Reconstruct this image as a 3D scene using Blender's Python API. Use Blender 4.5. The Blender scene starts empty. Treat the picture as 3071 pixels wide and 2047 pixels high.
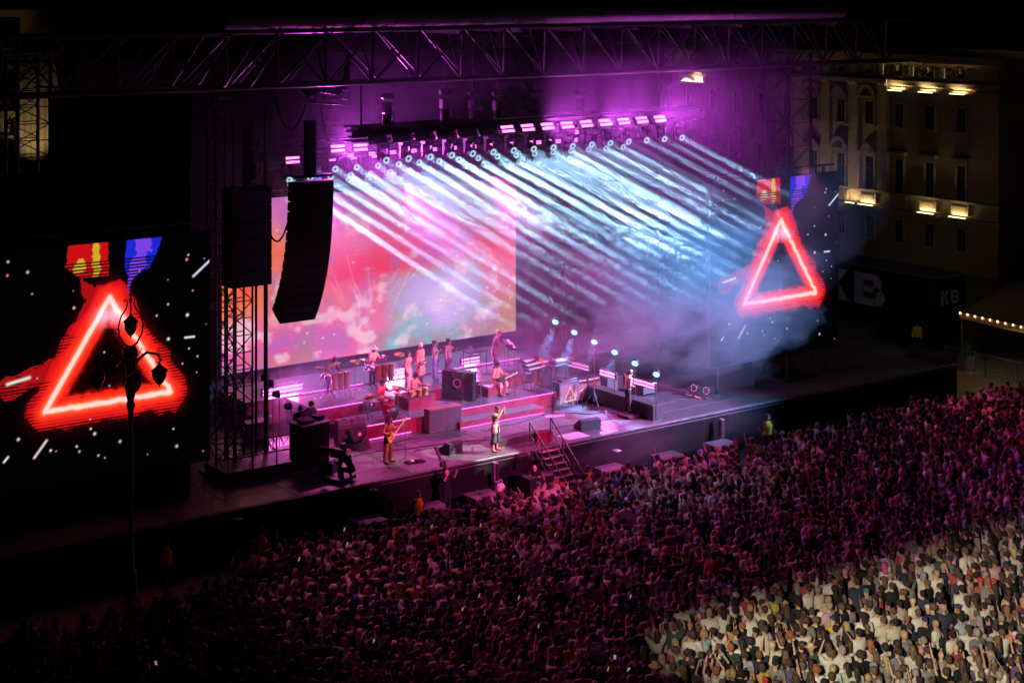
import bpy, bmesh, math, random
import numpy as np
from mathutils import Vector, Matrix, Quaternion, Euler
random.seed(7); rng = np.random.default_rng(11)
S = bpy.context.scene
COL = S.collection
PI = math.pi

# ------------------------------------------------------------------ camera
cam = bpy.data.cameras.new('Camera'); cam_o = bpy.data.objects.new('Camera', cam); COL.objects.link(cam_o)
S.camera = cam_o
FPX, YH, CX = 5150.0, -60.0, 1535.5                    # focal length, horizon row and centre column of the 3071 px photograph
CP = Vector((-37.7, -54.2, 20.4))
CC, SS = 7015/8702.4, 5150/8702.4
RIGHT, FWD = Vector((CC, -SS, 0)), Vector((SS, CC, 0))
cam_o.matrix_world = Matrix((( RIGHT.x, 0, -FWD.x, CP.x), (RIGHT.y, 0, -FWD.y, CP.y), (0, 1, 0, CP.z), (0, 0, 0, 1)))
cam.sensor_fit = 'HORIZONTAL'; cam.sensor_width = 36
cam.lens = 36*FPX/3071
cam.shift_y = (YH-1023.5)/3071                          # level camera with a falling front: verticals stay upright
cam.clip_end = 600
# ------------------------------------------------------------------ night sky, faint moon, exposure
W = bpy.data.worlds.new('World'); S.world = W; W.use_nodes = True
wn = W.node_tree.nodes; wl = W.node_tree.links
bg = wn['Background']; sky = wn.new('ShaderNodeTexSky'); sky.sky_type = 'NISHITA'; sky.sun_disc = False
sky.sun_elevation = math.radians(-4); sky.sun_rotation = math.radians(200)
wl.new(sky.outputs[0], bg.inputs[0]); bg.inputs[1].default_value = 0.012
sun = bpy.data.lights.new('moon_light', 'SUN'); sun.energy = 0.004; sun.angle = math.radians(0.5); sun.color = (1, .93, .85)
sun_o = bpy.data.objects.new('moon_light', sun); COL.objects.link(sun_o); sun_o.rotation_euler = (math.radians(50), 0, math.radians(200))
S.view_settings.view_transform = 'Standard'; S.view_settings.look = 'None'; S.view_settings.exposure = 0; S.view_settings.gamma = 1
S.view_settings.use_curve_mapping = False
cy = S.cycles
cy.use_denoising = True; cy.denoiser = 'OPENIMAGEDENOISE'; cy.denoising_prefilter = 'ACCURATE'
cy.use_adaptive_sampling = True; cy.adaptive_threshold = 0.05; cy.adaptive_min_samples = 24; cy.time_limit = 1000
cy.max_bounces = 4; cy.diffuse_bounces = 2; cy.glossy_bounces = 2; cy.transmission_bounces = 2; cy.volume_bounces = 0; cy.transparent_max_bounces = 32
cy.volume_step_rate = 1.0; cy.volume_max_steps = 128; cy.use_light_tree = True
cy.sample_clamp_indirect = 3.0; cy.caustics_reflective = False; cy.caustics_refractive = False

# the unseen flood light behind the camera that lights the near corner of the crowd
FLOOD = Vector((-52.0, -60.0, 27.0))

# ------------------------------------------------------------------ helpers
def at(px, py, x=None, y=None, z=None):
    r = RIGHT*((px-CX)/FPX) + FWD + Vector((0, 0, -(py-YH)/FPX))
    t = (x-CP.x)/r.x if x is not None else (y-CP.y)/r.y if y is not None else (z-CP.z)/r.z
    return CP + r*t
def proj(p):
    v = Vector(p)-CP; d = v.dot(FWD)
    return CX+FPX*v.dot(RIGHT)/d, YH-FPX*v.z/d
def lin(c):
    c = np.asarray(c, float)/255.0
    return np.where(c <= .04045, c/12.92, ((c+.055)/1.055)**2.4)
def tag(o, label=None, cat=None, group=None, kind=None):
    if label: o['label'] = label
    if cat: o['category'] = cat
    if group: o['group'] = group
    if kind: o['kind'] = kind
    return o
def link(name, me, parent=None, mw=None):
    o = bpy.data.objects.new(name, me); COL.objects.link(o)
    if parent: o.parent = parent
    if mw is not None: o.matrix_basis = mw
    return o
def thing(name, loc, rz=0.0, label=None, cat=None, group=None):
    o = bpy.data.objects.new(name, None); COL.objects.link(o); o.empty_display_size = .2
    o.location = loc; o.rotation_euler = (0, 0, rz)
    return tag(o, label, cat, group)
def basis(d, up=Vector((0, 0, 1))):
    """rotation whose Z axis runs along d"""
    z = Vector(d).normalized()
    x = up.cross(z)
    if x.length < 1e-4: x = Vector((1, 0, 0))
    x.normalize(); y = z.cross(x)
    return Matrix((x, y, z)).transposed()
class MB:
    """collects shapes and links them as one mesh object"""
    def __init__(s): s.v = []; s.f = []; s.smooth = []
    def add(s, vs, fs, sm=False):
        n = len(s.v); s.v += [tuple(v) for v in vs]; s.f += [tuple(i+n for i in f) for f in fs]; s.smooth += [sm]*len(fs); return s
    def box(s, c, d, rot=None, bev=0.0):
        hx, hy, hz = d[0]/2, d[1]/2, d[2]/2
        if bev:
            b = min(bev, hx*.9, hy*.9, hz*.9); vs = []
            for sx in (-1, 1):
                for sy in (-1, 1):
                    for sz in (-1, 1):
                        vs += [Vector((sx*hx, sy*(hy-b), sz*(hz-b))), Vector((sx*(hx-b), sy*hy, sz*(hz-b))), Vector((sx*(hx-b), sy*(hy-b), sz*hz))]
            bm = bmesh.new(); bv = [bm.verts.new(v) for v in vs]; bmesh.ops.convex_hull(bm, input=bv)
            bm.verts.index_update()
            vs = [v.co.copy() for v in bm.verts]; fs = [[v.index for v in f.verts] for f in bm.faces]; bm.free()
        else:
            vs = [Vector((x, y, z)) for z in (-hz, hz) for y in (-hy, hy) for x in (-hx, hx)]
            fs = [(0, 2, 3, 1), (4, 5, 7, 6), (0, 1, 5, 4), (2, 6, 7, 3), (0, 4, 6, 2), (1, 3, 7, 5)]
        if rot is not None: vs = [rot @ v for v in vs]
        return s.add([v+Vector(c) for v in vs], fs)
    def b2(s, lo, hi, bev=0.0):
        return s.box([(a+b)/2 for a, b in zip(lo, hi)], [b-a for a, b in zip(lo, hi)], None, bev)
    def cyl(s, p0, p1, r0, r1=None, n=10, sm=True, caps=True):
        p0, p1 = Vector(p0), Vector(p1); r1 = r0 if r1 is None else r1
        m = basis(p1-p0); vs = []
        for p, r in ((p0, r0), (p1, r1)):
            for i in range(n):
                a = 2*PI*i/n; vs.append(p + m @ Vector((math.cos(a)*r, math.sin(a)*r, 0)))
        s.add(vs, [(i, (i+1) % n, n+(i+1) % n, n+i) for i in range(n)], sm)
        if caps: s.add(vs[:n], [tuple(range(n-1, -1, -1))]); s.add(vs[n:], [tuple(range(n))])
        return s
    def tube(s, pts, r, n=6):
        pts = [Vector(p) for p in pts]; rs = r if isinstance(r, (list, tuple)) else [r]*len(pts)
        vs = []
        for i, p in enumerate(pts):
            d = pts[min(i+1, len(pts)-1)]-pts[max(i-1, 0)]
            m = basis(d, Vector((.13, .31, .94)))
            vs += [p + m @ Vector((math.cos(2*PI*j/n)*rs[i], math.sin(2*PI*j/n)*rs[i], 0)) for j in range(n)]
        fs = [(i*n+j, i*n+(j+1) % n, (i+1)*n+(j+1) % n, (i+1)*n+j) for i in range(len(pts)-1) for j in range(n)]
        s.add(vs, fs, True); s.add(vs[:n], [tuple(range(n-1, -1, -1))]); s.add(vs[-n:], [tuple(range(n))])
        return s
    def lathe(s, prof, n=14, c=(0, 0, 0), rot=None):
        vs = []
        for r, z in prof:
            for j in range(n):
                v = Vector((math.cos(2*PI*j/n)*max(r, 1e-4), math.sin(2*PI*j/n)*max(r, 1e-4), z))
                vs.append((rot @ v if rot is not None else v)+Vector(c))
        fs = [(i*n+j, i*n+(j+1) % n, (i+1)*n+(j+1) % n, (i+1)*n+j) for i in range(len(prof)-1) for j in range(n)]
        s.add(vs, fs, True); s.add(vs[:n], [tuple(range(n-1, -1, -1))]); s.add(vs[-n:], [tuple(range(n))])
        return s
    def ell(s, c, r, rot=None, n=10, m=7):
        prof = [(math.sin(PI*k/m), -math.cos(PI*k/m)) for k in range(m+1)]
        vs = []
        for pr, z in prof:
            for j in range(n):
                v = Vector((math.cos(2*PI*j/n)*max(pr, 1e-3)*r[0], math.sin(2*PI*j/n)*max(pr, 1e-3)*r[1], z*r[2]))
                vs.append((rot @ v if rot is not None else v)+Vector(c))
        fs = [(i*n+j, i*n+(j+1) % n, (i+1)*n+(j+1) % n, (i+1)*n+j) for i in range(m) for j in range(n)]
        s.add(vs, fs, True); s.add(vs[:n], [tuple(range(n-1, -1, -1))]); s.add(vs[-n:], [tuple(range(n))])
        return s
    def prism(s, poly, org, u, v, depth):
        """extrude a 2D polygon lying in the plane (u, v) at org by the vector depth"""
        o, u, v, w = Vector(org), Vector(u), Vector(v), Vector(depth); n = len(poly)
        a = [o+u*p[0]+v*p[1] for p in poly]; b = [p+w for p in a]
        fs = [tuple(range(n-1, -1, -1)), tuple(range(n, 2*n))]+[(i, (i+1) % n, n+(i+1) % n, n+i) for i in range(n)]
        return s.add(a+b, fs)
    def mesh(s, name, m):
        me = bpy.data.meshes.new(name); me.from_pydata(s.v, [], s.f)
        me.polygons.foreach_set('use_smooth', s.smooth); me.materials.append(m); me.update(); return me
    def build(s, name, m, parent=None, mw=None): return link(name, s.mesh(name, m), parent, mw)

# ------------------------------------------------------------------ materials
MATS = {}
def mat(name, c, rough=.6, metal=0.0, var=.25, scale=6.0, bump=0.0, spec=.5):
    if name in MATS: return MATS[name]
    m = bpy.data.materials.new(name); m.use_nodes = True; N = m.node_tree.nodes; L = m.node_tree.links
    p = N['Principled BSDF']; p.inputs['Roughness'].default_value = rough; p.inputs['Metallic'].default_value = metal
    p.inputs['Specular IOR Level'].default_value = spec
    tc = N.new('ShaderNodeTexCoord'); nz = N.new('ShaderNodeTexNoise'); nz.inputs['Scale'].default_value = scale; nz.inputs['Detail'].default_value = 4
    L.new(tc.outputs['Object'], nz.inputs['Vector'])
    mx = N.new('ShaderNodeMix'); mx.data_type = 'RGBA'
    mx.inputs['A'].default_value = (*[x*(1-var) for x in c], 1); mx.inputs['B'].default_value = (*[min(1, x*(1+var)) for x in c], 1)
    L.new(nz.outputs['Fac'], mx.inputs['Factor']); L.new(mx.outputs['Result'], p.inputs['Base Color'])
    rr = N.new('ShaderNodeMapRange'); rr.inputs['To Min'].default_value = max(.04, rough-.12); rr.inputs['To Max'].default_value = min(1, rough+.12)
    L.new(nz.outputs['Fac'], rr.inputs['Value']); L.new(rr.outputs[0], p.inputs['Roughness'])
    if bump:
        b = N.new('ShaderNodeBump'); b.inputs['Strength'].default_value = bump; b.inputs['Distance'].default_value = .02
        L.new(nz.outputs['Fac'], b.inputs['Height']); L.new(b.outputs[0], p.inputs['Normal'])
    MATS[name] = m; return m
def emis(name, c, s):
    if name in MATS: return MATS[name]
    m = bpy.data.materials.new(name); m.use_nodes = True; N = m.node_tree.nodes; N.remove(N['Principled BSDF'])
    e = N.new('ShaderNodeEmission'); e.inputs[0].default_value = (*c, 1); e.inputs[1].default_value = s; m.cycles.emission_sampling = 'NONE'
    m.node_tree.links.new(e.outputs[0], N['Material Output'].inputs[0]); MATS[name] = m; return m
def objcol(name, rough=.7, spec=.3, scale=9.0, var=.3):
    """takes its colour from the object's own colour, so alike meshes can be shared"""
    if name in MATS: return MATS[name]
    m = bpy.data.materials.new(name); m.use_nodes = True; N = m.node_tree.nodes; L = m.node_tree.links; p = N['Principled BSDF']
    oi = N.new('ShaderNodeObjectInfo'); tc = N.new('ShaderNodeTexCoord'); nz = N.new('ShaderNodeTexNoise'); nz.inputs['Scale'].default_value = scale
    nz.inputs['Detail'].default_value = 4
    L.new(tc.outputs['Object'], nz.inputs['Vector'])
    mr = N.new('ShaderNodeMapRange'); mr.inputs['From Min'].default_value = .3; mr.inputs['From Max'].default_value = .7
    mr.inputs['To Min'].default_value = 1-var; mr.inputs['To Max'].default_value = 1+var
    L.new(nz.outputs['Fac'], mr.inputs['Value'])
    mx = N.new('ShaderNodeVectorMath'); mx.operation = 'SCALE'; L.new(oi.outputs['Color'], mx.inputs[0]); L.new(mr.outputs[0], mx.inputs['Scale'])
    L.new(mx.outputs[0], p.inputs['Base Color']); p.inputs['Roughness'].default_value = rough; p.inputs['Specular IOR Level'].default_value = spec
    b = N.new('ShaderNodeBump'); b.inputs['Strength'].default_value = .5; b.inputs['Distance'].default_value = .02
    L.new(nz.outputs['Fac'], b.inputs['Height']); L.new(b.outputs[0], p.inputs['Normal'])
    MATS[name] = m; return m
def vcol(name, rough=.75, emit=False, strength=1.0):
    m = bpy.data.materials.new(name); m.use_nodes = True; N = m.node_tree.nodes; L = m.node_tree.links; p = N['Principled BSDF']
    a = N.new('ShaderNodeVertexColor'); a.layer_name = 'Col'
    if emit:
        m.cycles.emission_sampling = 'NONE'
        e = N.new('ShaderNodeEmission'); e.inputs[1].default_value = strength; L.new(a.outputs[0], e.inputs[0])
        N.remove(p); L.new(e.outputs[0], N['Material Output'].inputs[0])
    else:
        L.new(a.outputs[0], p.inputs['Base Color']); p.inputs['Roughness'].default_value = rough; p.inputs['Specular IOR Level'].default_value = .3
    return m
BLACK = mat('black_metal', (.02, .02, .022), .5, .3)
BLKALU = mat('dark_aluminium', (.10, .10, .105), .45, .5)
ALU = mat('aluminium', (.35, .35, .37), .35, .9)
RUBBER = mat('black_rubber', (.012, .012, .013), .75)
CLOTH = mat('black_drape', (.008, .008, .009), .95, 0, .4, 1.5, .4, .1)
PLY = mat('black_ply', (.018, .018, .02), .55, 0, .4, 3)
WOOD = mat('varnished_wood', (.16, .07, .03), .35, 0, .4, 5)
REDP = mat('red_gloss_fascia', (.15, .010, .028), .28, 0, .3, 1.2)
WHITE = mat('white_plastic', (.7, .7, .7), .5)
CHROME = mat('chrome', (.6, .6, .62), .15, 1.0)
BRASS = mat('cymbal_bronze', (.42, .27, .11), .38, 1.0)
GREYT = mat('grey_tolex', (.10, .095, .10), .7, 0, .4, 12, .3)
BROWNT = mat('brown_tolex', (.14, .075, .05), .7, 0, .4, 12, .3)
LENS = emis('lens_glow', (.50, .8, 1.0), .8)
PINKE = emis('pink_strobe_glow', (1.0, .15, .74), 4.2)
PINKF = emis('pink_floor_strobe_glow', (1.0, .2, .80), 3.2)
PINKD = emis('pink_dim_strobe_glow', (1.0, .25, .75), 1.1)
STRIP = emis('pink_strip_glow', (1.0, .10, .72), 3.2)
BLUEE = emis('blue_par_glow', (.28, .66, 1.0), 2.4)

# ------------------------------------------------------------------ ground and stage
GROUND = mat('stone_paving', (.16, .15, .14), .6, 0, .3, .35, .2)
tag(MB().b2((-260, -260, -.3), (320, 320, 0)).build('ground', GROUND), kind='structure')
STX0, STX1, STY1, SZ = -19.5, 28.7, 15.6, 1.9
sub = MB().b2((STX0, 0.02, .0), (STX1, STY1, SZ-.06)).build('stage', CLOTH); tag(sub, kind='structure')
DECKM = mat('stage_deck_vinyl', (.085, .075, .085), .34, 0, .35, 1.4, .08)
pw, pd = 2.41, 1.20
pm = MB().box((0, 0, 0), (pw-.025, pd-.025, .05), None, .008).mesh('deck_panel', DECKM)
for i in range(20):
    for j in range(13):
        link('deck_panel', pm, sub, Matrix.Translation((STX0+.03+pw*(i+.5), .03+pd*(j+.5), SZ-.025+random.uniform(-.003, .0))))
MB().b2((STX0, -.05, SZ-.10), (STX1, .01, SZ-.012), .01).build('edge_trim', ALU, sub)
MB().b2((STX0, -.03, SZ-.22), (STX1, -.005, SZ-.16)).build('edge_trim', BLKALU, sub)
# risers: lower level, back level, step
def riser(name, lo, hi, label, strips=()):
    t = thing(name, (lo[0], lo[1], lo[2]), 0, label, 'riser', 'band risers'); d = [b-a for a, b in zip(lo, hi)]
    MB().b2((0, .02, 0), (d[0], d[1], d[2]-.04)).build('carcass', PLY, t)
    n = max(1, round(d[0]/2.4))
    for i in range(n): MB().b2((d[0]*i/n+.006, 0, .0), (d[0]*(i+1)/n-.006, .018, d[2]-.05)).build('fascia_panel', REDP, t)
    n = max(1, round(d[0]/1.2)); k = max(1, round(d[1]/2.4))
    m = MB().b2((.006, .006, -.04), (d[0]/n-.006, d[1]/k-.006, 0), .006).mesh('top_panel', DECKM)
    for i in range(n):
        for j in range(k): link('top_panel', m, t, Matrix.Translation((d[0]*i/n, d[1]*j/k, d[2])))
    for (x0, x1, z) in strips: MB().b2((x0-lo[0], -.03, z-lo[2]-.016), (x1-lo[0], -.002, z-lo[2]+.016)).build('light_strip', STRIP, t)
    return t
LA, LB = 2.5, 2.9
riser('stage_riser', (-1.65, 4.8, SZ), (8.05, 6.85, LA), 'wide low red fronted riser carrying the drum kit and keyboards', [(-1.6, .45, LA+.005), (2.75, 3.75, LA+.005), (3.8, 7.9, LA), (-1.5, .5, SZ+.05)])
riser('stage_riser', (-2.75, 6.87, SZ), (9.0, 9.4, LB), 'upper back riser where the backing singers stand', [(-2.7, -.55, LB+.005)])
riser('stage_riser', (-4.6, 9.42, SZ), (10.2, 12.4, LB+.06), 'rearmost riser under the big screen with a pink lit edge', [(4.9, 9.4, LB+.07), (-2, 1, LB+.07)])
riser('front_step', (2.4, 4.05, SZ), (6.75, 4.78, SZ+.3), 'long step in front of the riser with a pink strip at its foot', [(2.45, 6.72, SZ+.05)])

# ------------------------------------------------------------------ LED screens
def fbm(x, y, seed=0, octs=4):
    r = np.random.default_rng(seed); out = 0; amp = 1; tot = 0
    for o in range(octs):
        g = r.random((64, 64)); xi = np.floor(x).astype(int); yi = np.floor(y).astype(int); fx = x-xi; fy = y-yi
        fx = fx*fx*(3-2*fx); fy = fy*fy*(3-2*fy)
        a = g[yi % 64, xi % 64]; b = g[yi % 64, (xi+1) % 64]; c = g[(yi+1) % 64, xi % 64]; d = g[(yi+1) % 64, (xi+1) % 64]
        out = out + amp*((a*(1-fx)+b*fx)*(1-fy)+(c*(1-fx)+d*fx)*fy); tot += amp; amp *= .5; x = x*2+7.3; y = y*2+3.1
    return out/tot
def ss(e0, e1, x): t = np.clip((x-e0)/(e1-e0), 0, 1); return t*t*(3-2*t)
def seg(px, py, a, b):
    ax, ay = a; bx, by = b; t = np.clip(((px-ax)*(bx-ax)+(py-ay)*(by-ay))/((bx-ax)**2+(by-ay)**2), 0, 1)
    return np.hypot(px-ax-t*(bx-ax), py-ay-t*(by-ay))
def led(name, x0, x1, y, z0, z1, fn, nx, nz, m, parent, u0):
    X, Z = np.meshgrid(np.linspace(x0, x1, nx), np.linspace(z0, z1, nz))
    v = np.stack([X, np.full_like(X, y), Z], -1).reshape(-1, 3)
    idx = np.arange(nx*nz).reshape(nz, nx)
    f = np.stack([idx[:-1, :-1], idx[:-1, 1:], idx[1:, 1:], idx[1:, :-1]], -1).reshape(-1, 4)
    me = bpy.data.meshes.new(name); me.vertices.add(len(v)); me.vertices.foreach_set('co', v.ravel().astype('f4'))
    me.loops.add(f.size); me.loops.foreach_set('vertex_index', f.ravel().astype('i4'))
    me.polygons.add(len(f)); me.polygons.foreach_set('loop_start', np.arange(0, f.size, 4, dtype='i4'))
    me.update(calc_edges=True)
    c = fn(X-u0, Z).reshape(-1, 3); c = np.concatenate([c, np.ones((len(c), 1))], 1)
    at_ = me.color_attributes.new('Col', 'FLOAT_COLOR', 'POINT'); at_.data.foreach_set('color', c.ravel().astype('f4'))
    me.materials.append(m); return link(name, me, parent)
SY = 2.0                                                # plane of the two side screens
LRX = -9.94                                             # right edge of the left side screen
def q(px, py): p = at(px, py, y=SY); return (p.x-LRX, p.z)
def inpoly(X, Z, P):
    r = np.zeros(X.shape, bool); n = len(P)
    for i in range(n):
        (x1, y1), (x2, y2) = P[i], P[(i+1) % n]
        r ^= ((y1 > Z) != (y2 > Z)) & (X < (x2-x1)*(Z-y1)/(y2-y1+1e-9)+x1)
    return r
def side_content(X, Z):
    out = np.zeros(X.shape+(3,))+lin((2, 1, 3))
    n1 = fbm(X*1.3+20, Z*1.3+9, 1)-.5; n2 = fbm(X*5+3, Z*5+40, 2)-.5
    A, B, C = q(134, 1235), q(328, 893), q(512, 1174)
    xw = X+n2*.10; zw = Z+n2*.10
    d = np.minimum(np.minimum(seg(xw, zw, A, B), seg(xw, zw, B, C)), seg(xw, zw, C, A))
    inside = inpoly(X, Z, [A, B, C])
    tail = seg(xw, zw, q(30, 1165), q(190, 1090))
    red = (d < np.where(inside, .40+.2*n1, (.62+.5*n1+.12*n2))) | (tail < .30+.45*n1)
    neck = inpoly(X+n2*.2, Z+n2*.1, [q(240, 835), q(300, 870), q(345, 850), q(385, 880), q(440, 985), q(330, 985), q(225, 960), q(255, 905)])
    red |= neck
    stripe = (np.mod(Z*9.2, 1) < .42)
    zone = fbm(X*.5+3, Z*1.4+8, 5) > .53
    put = lambda mask, col: out.__setitem__(mask, lin(col))
    put(red, (176, 14, 22)); put(red & (d < .56+.4*n1), (222, 20, 24)); put(red & zone & stripe & (d > .3), (26, 4, 8))
    hot = ss(.56, .08, d+n2*.10)[..., None]
    out = out*(1-hot)+hot*(lin((255, 48, 28))*1.15)
    out = out + (ss(.26, .05, d)[..., None])*(lin((255, 105, 40))*.9) + ss(.13, .03, d)[..., None]*np.array((.75, .62, .68))
    blob = np.exp(-(((X-q(328, 950)[0])/.42)**2+((Z-q(328, 950)[1])/.30)**2))[..., None]*ss(.55, .2, d)[..., None]
    out = out + blob*np.array((.7, .52, .72))
    out = out + (np.exp(-np.maximum(d-.3, 0)/.16)*np.where(inside, .5, 1.0))[..., None]*lin((200, 16, 20))*.35
    # red and yellow patch, blue and violet patch at the top edge
    p1 = inpoly(X+n2*.12, Z, [q(206, 735), q(323, 724), q(328, 826), q(236, 834), q(196, 800)])
    put(p1, (205, 18, 24)); yel = p1 & ((np.abs(X-q(288, 760)[0]+n2*.3) < .13) | (np.hypot((X-q(240, 800)[0])*1.0, (Z-q(240, 800)[1])) < .27+.3*n2))
    put(yel, (212, 178, 40)); low = Z < q(260, 782)[1]-.06
    put(p1 & low & stripe, (24, 4, 8))
    p2 = inpoly(X+n2*.12, Z, [q(380, 718), q(486, 709), q(452, 800), q(402, 830), q(382, 880), q(385, 830), q(372, 795)])
    put(p2, (28, 40, 214)); put(p2 & (np.abs(X-q(425, 760)[0]-(Z-q(425, 760)[1])*.25+n2*.5) < .26), (126, 66, 232)); put(p2 & low & stripe, (10, 6, 24))
    # sparks, stars and streaks
    r = np.random.default_rng(4)
    pts = [(24, 785), (22, 826), (565, 764), (560, 778), (578, 871), (504, 912), (470, 946), (562, 944), (505, 1016), (83, 816), (96, 881), (222, 923), (55, 1317), (238, 1353), (230, 1338), (272, 1285), (152, 1350), (284, 1300), (295, 1365), (360, 1323), (520, 1285), (530, 1337)]
    pts += [(r.uniform(0, 628), r.uniform(720, 1400)) for _ in range(18)]
    for i, p in enumerate(pts):
        u, w = q(*p); rad = r.uniform(.022, .045) if i < 22 else r.uniform(.015, .028)
        col = [(1, 1, 1), (.6, .7, 1), (1, .3, .25), (1, .8, .8)][r.integers(0, 4)]
        out = np.maximum(out, np.exp(-(((X-u)/rad)**2+((Z-w)/rad)**2))[..., None]*np.array(col)*1.2)
    for a, b, w, col in [((580, 828), (632, 778), .035, (.8, .85, 1.1)), ((22, 1152), (88, 1132), .05, (1, .9, .8)), ((103, 1372), (140, 1320), .035, (1, .75, .7)), ((555, 1012), (582, 1009), .03, (1, 1, 1)), ((12, 1385), (24, 1370), .03, (1, 1, 1))]:
        out = np.maximum(out, np.exp(-(seg(X, Z, q(*a), q(*b))/w)**2)[..., None]*np.array(col))
    return np.maximum(out*.95, 0)
SIDEM = vcol('side_screen_picture', emit=True, strength=1.0)
SZ0, SZ1, SWID = 3.2, 11.33, 8.2
for xr, lab in ((LRX, 'large side LED screen with a red neon triangle, left of the stage'), (22.66, 'far side LED screen with a red neon triangle, veiled by blue smoke')):
    t = thing('side_screen', (xr-SWID/2, SY, SZ), 0, lab, 'screen', 'side screens')
    o = led('picture', -SWID/2, SWID/2, 0, SZ0-SZ, SZ1-SZ, lambda X, Z: side_content(X, Z+SZ), 330, 330, SIDEM, t, SWID/2)
    MB().b2((-SWID/2-.04, .012, SZ0-SZ-.05), (SWID/2+.04, .22, SZ1-SZ+.05)).build('cabinet', BLACK, t)
    for sx in (-3.4, -1.1, 1.1, 3.4): MB().b2((sx-.05, .24, 0), (sx+.05, .36, SZ1-SZ+.3)).build('support_post', BLACK, t)
    MB().b2((-SWID/2, .26, SZ1-SZ+.3), (SWID/2, .34, SZ1-SZ+.4)).build('top_rail', BLKALU, t)
BY, BX0, BX1, BZ0, BZ1 = 14.0, -3.4, 12.6, 3.1, 10.66
def back_content(X, Z):
    n = lambda s, k, o=5: fbm(X*s+k*3.7+11, Z*s*1.15+k*1.9+5, 20+k, o)
    U = (X)/(BX1-BX0); V = (Z-BZ0)/(BZ1-BZ0)
    U = U+(n(.45, 7)-.5)*.22; V = V+(n(.45, 8)-.5)*.25
    def mixc(a, col, w): w = np.clip(w, 0, 1)[..., None]; return a*(1-w)+lin(col)*w
    o = np.zeros(X.shape+(3,))+lin((226, 122, 158))
    o = mixc(o, (206, 124, 204), ss(.5, .98, V)*ss(.75, .2, U)*.8)
    o = mixc(o, (240, 142, 98), ss(.55, .05, U)*ss(.08, .40, V)*ss(.98, .75, V))
    o = mixc(o, (232, 76, 84), np.exp(-((V-.56)/.16)**2)*ss(.3, .62, n(.5, 1))*.95)
    o = mixc(o, (226, 96, 106), ss(.75, 1.0, U)*ss(.5, .9, V))
    o = mixc(o, (224, 96, 190), ss(.4, .0, V)*ss(.55, .1, U)*.9)
    o = mixc(o, (180, 128, 96), ss(.52, .75, n(.6, 2))*ss(.62, .3, V)*.7)
    o = mixc(o, (150, 120, 190), ss(.5, .75, n(.7, 3))*.5)
    o = mixc(o, (118, 132, 138), ss(.22, .02, V)*ss(.40, .60, U)*.8)
    o = mixc(o, (172, 134, 92), ss(.5, .1, V)*ss(.88, 1.0, U)*.8)
    dd = np.hypot((U-.72)/.21, (V-.28)/.22)
    o = mixc(o, (120, 190, 208), ss(1.3, .7, dd)*.65); o = mixc(o, (198, 182, 236), ss(.95, .45, dd)); o = mixc(o, (226, 214, 246), ss(.6, .1, dd)*.7)
    o = mixc(o, (130, 190, 204), np.exp(-((U-.60-(V-.1)*.12)/.028)**2)*ss(.34, .1, V)*.85)
    hl = n(1.1, 4); o = mixc(o, (250, 222, 232), ss(.55, .75, hl)*.6)
    rr = np.random.default_rng(9)
    for k in range(34):                                  # firework streaks rising in the middle of the picture
        a = rr.uniform(-.9, .9); u0 = .47+a*.16+rr.uniform(-.03, .03); v0 = rr.uniform(.12, .42); ln = rr.uniform(.06, .2)
        dx = seg(X/(BX1-BX0)*2.1, (Z-BZ0)/(BZ1-BZ0), (u0*2.1, v0), ((u0+a*.07)*2.1, v0+ln))
        o = o + np.exp(-(dx/.0065)**2)[..., None]*np.array((.14, .10, .11))*rr.uniform(.2, 1)
    for k in range(40):
        o = o + np.exp(-(((X-rr.uniform(0, 16))/.05)**2+((Z-rr.uniform(BZ0, BZ1))/.05)**2))[..., None]*.5
    sc = 1-.13*(np.mod(Z*10.5, 1) < .5)*ss(.42, .6, n(.35, 6))
    g_ = o.mean(-1, keepdims=True); o = o*.96+lin((244, 196, 168))*.04; return np.maximum(g_+(o-g_)*1.22, 0)*sc[..., None]*1.08
t = thing('back_screen', ((BX0+BX1)/2, BY, BZ0), 0, 'huge central LED screen showing pink and orange clouds behind the band', 'screen')
hw = (BX1-BX0)/2
led('picture', -hw, hw, 0, 0, BZ1-BZ0, lambda X, Z: back_content(X, Z+BZ0), 420, 200, vcol('back_screen_picture', emit=True, strength=1.0), t, -hw)
MB().b2((-hw-.06, .012, -.06), (hw+.06, .25, BZ1-BZ0+.06)).build('cabinet', BLACK, t)
for sx in np.linspace(-hw+.5, hw-.5, 7): MB().b2((sx-.06, .26, SZ-BZ0), (sx+.06, .4, BZ1-BZ0+.5)).build('support_post', BLACK, t)
for z_ in (BZ1-BZ0+.28,): MB().b2((-hw, .05, z_), (hw, .12, z_+.05)).build('hanging_bar', ALU, t)

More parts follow.
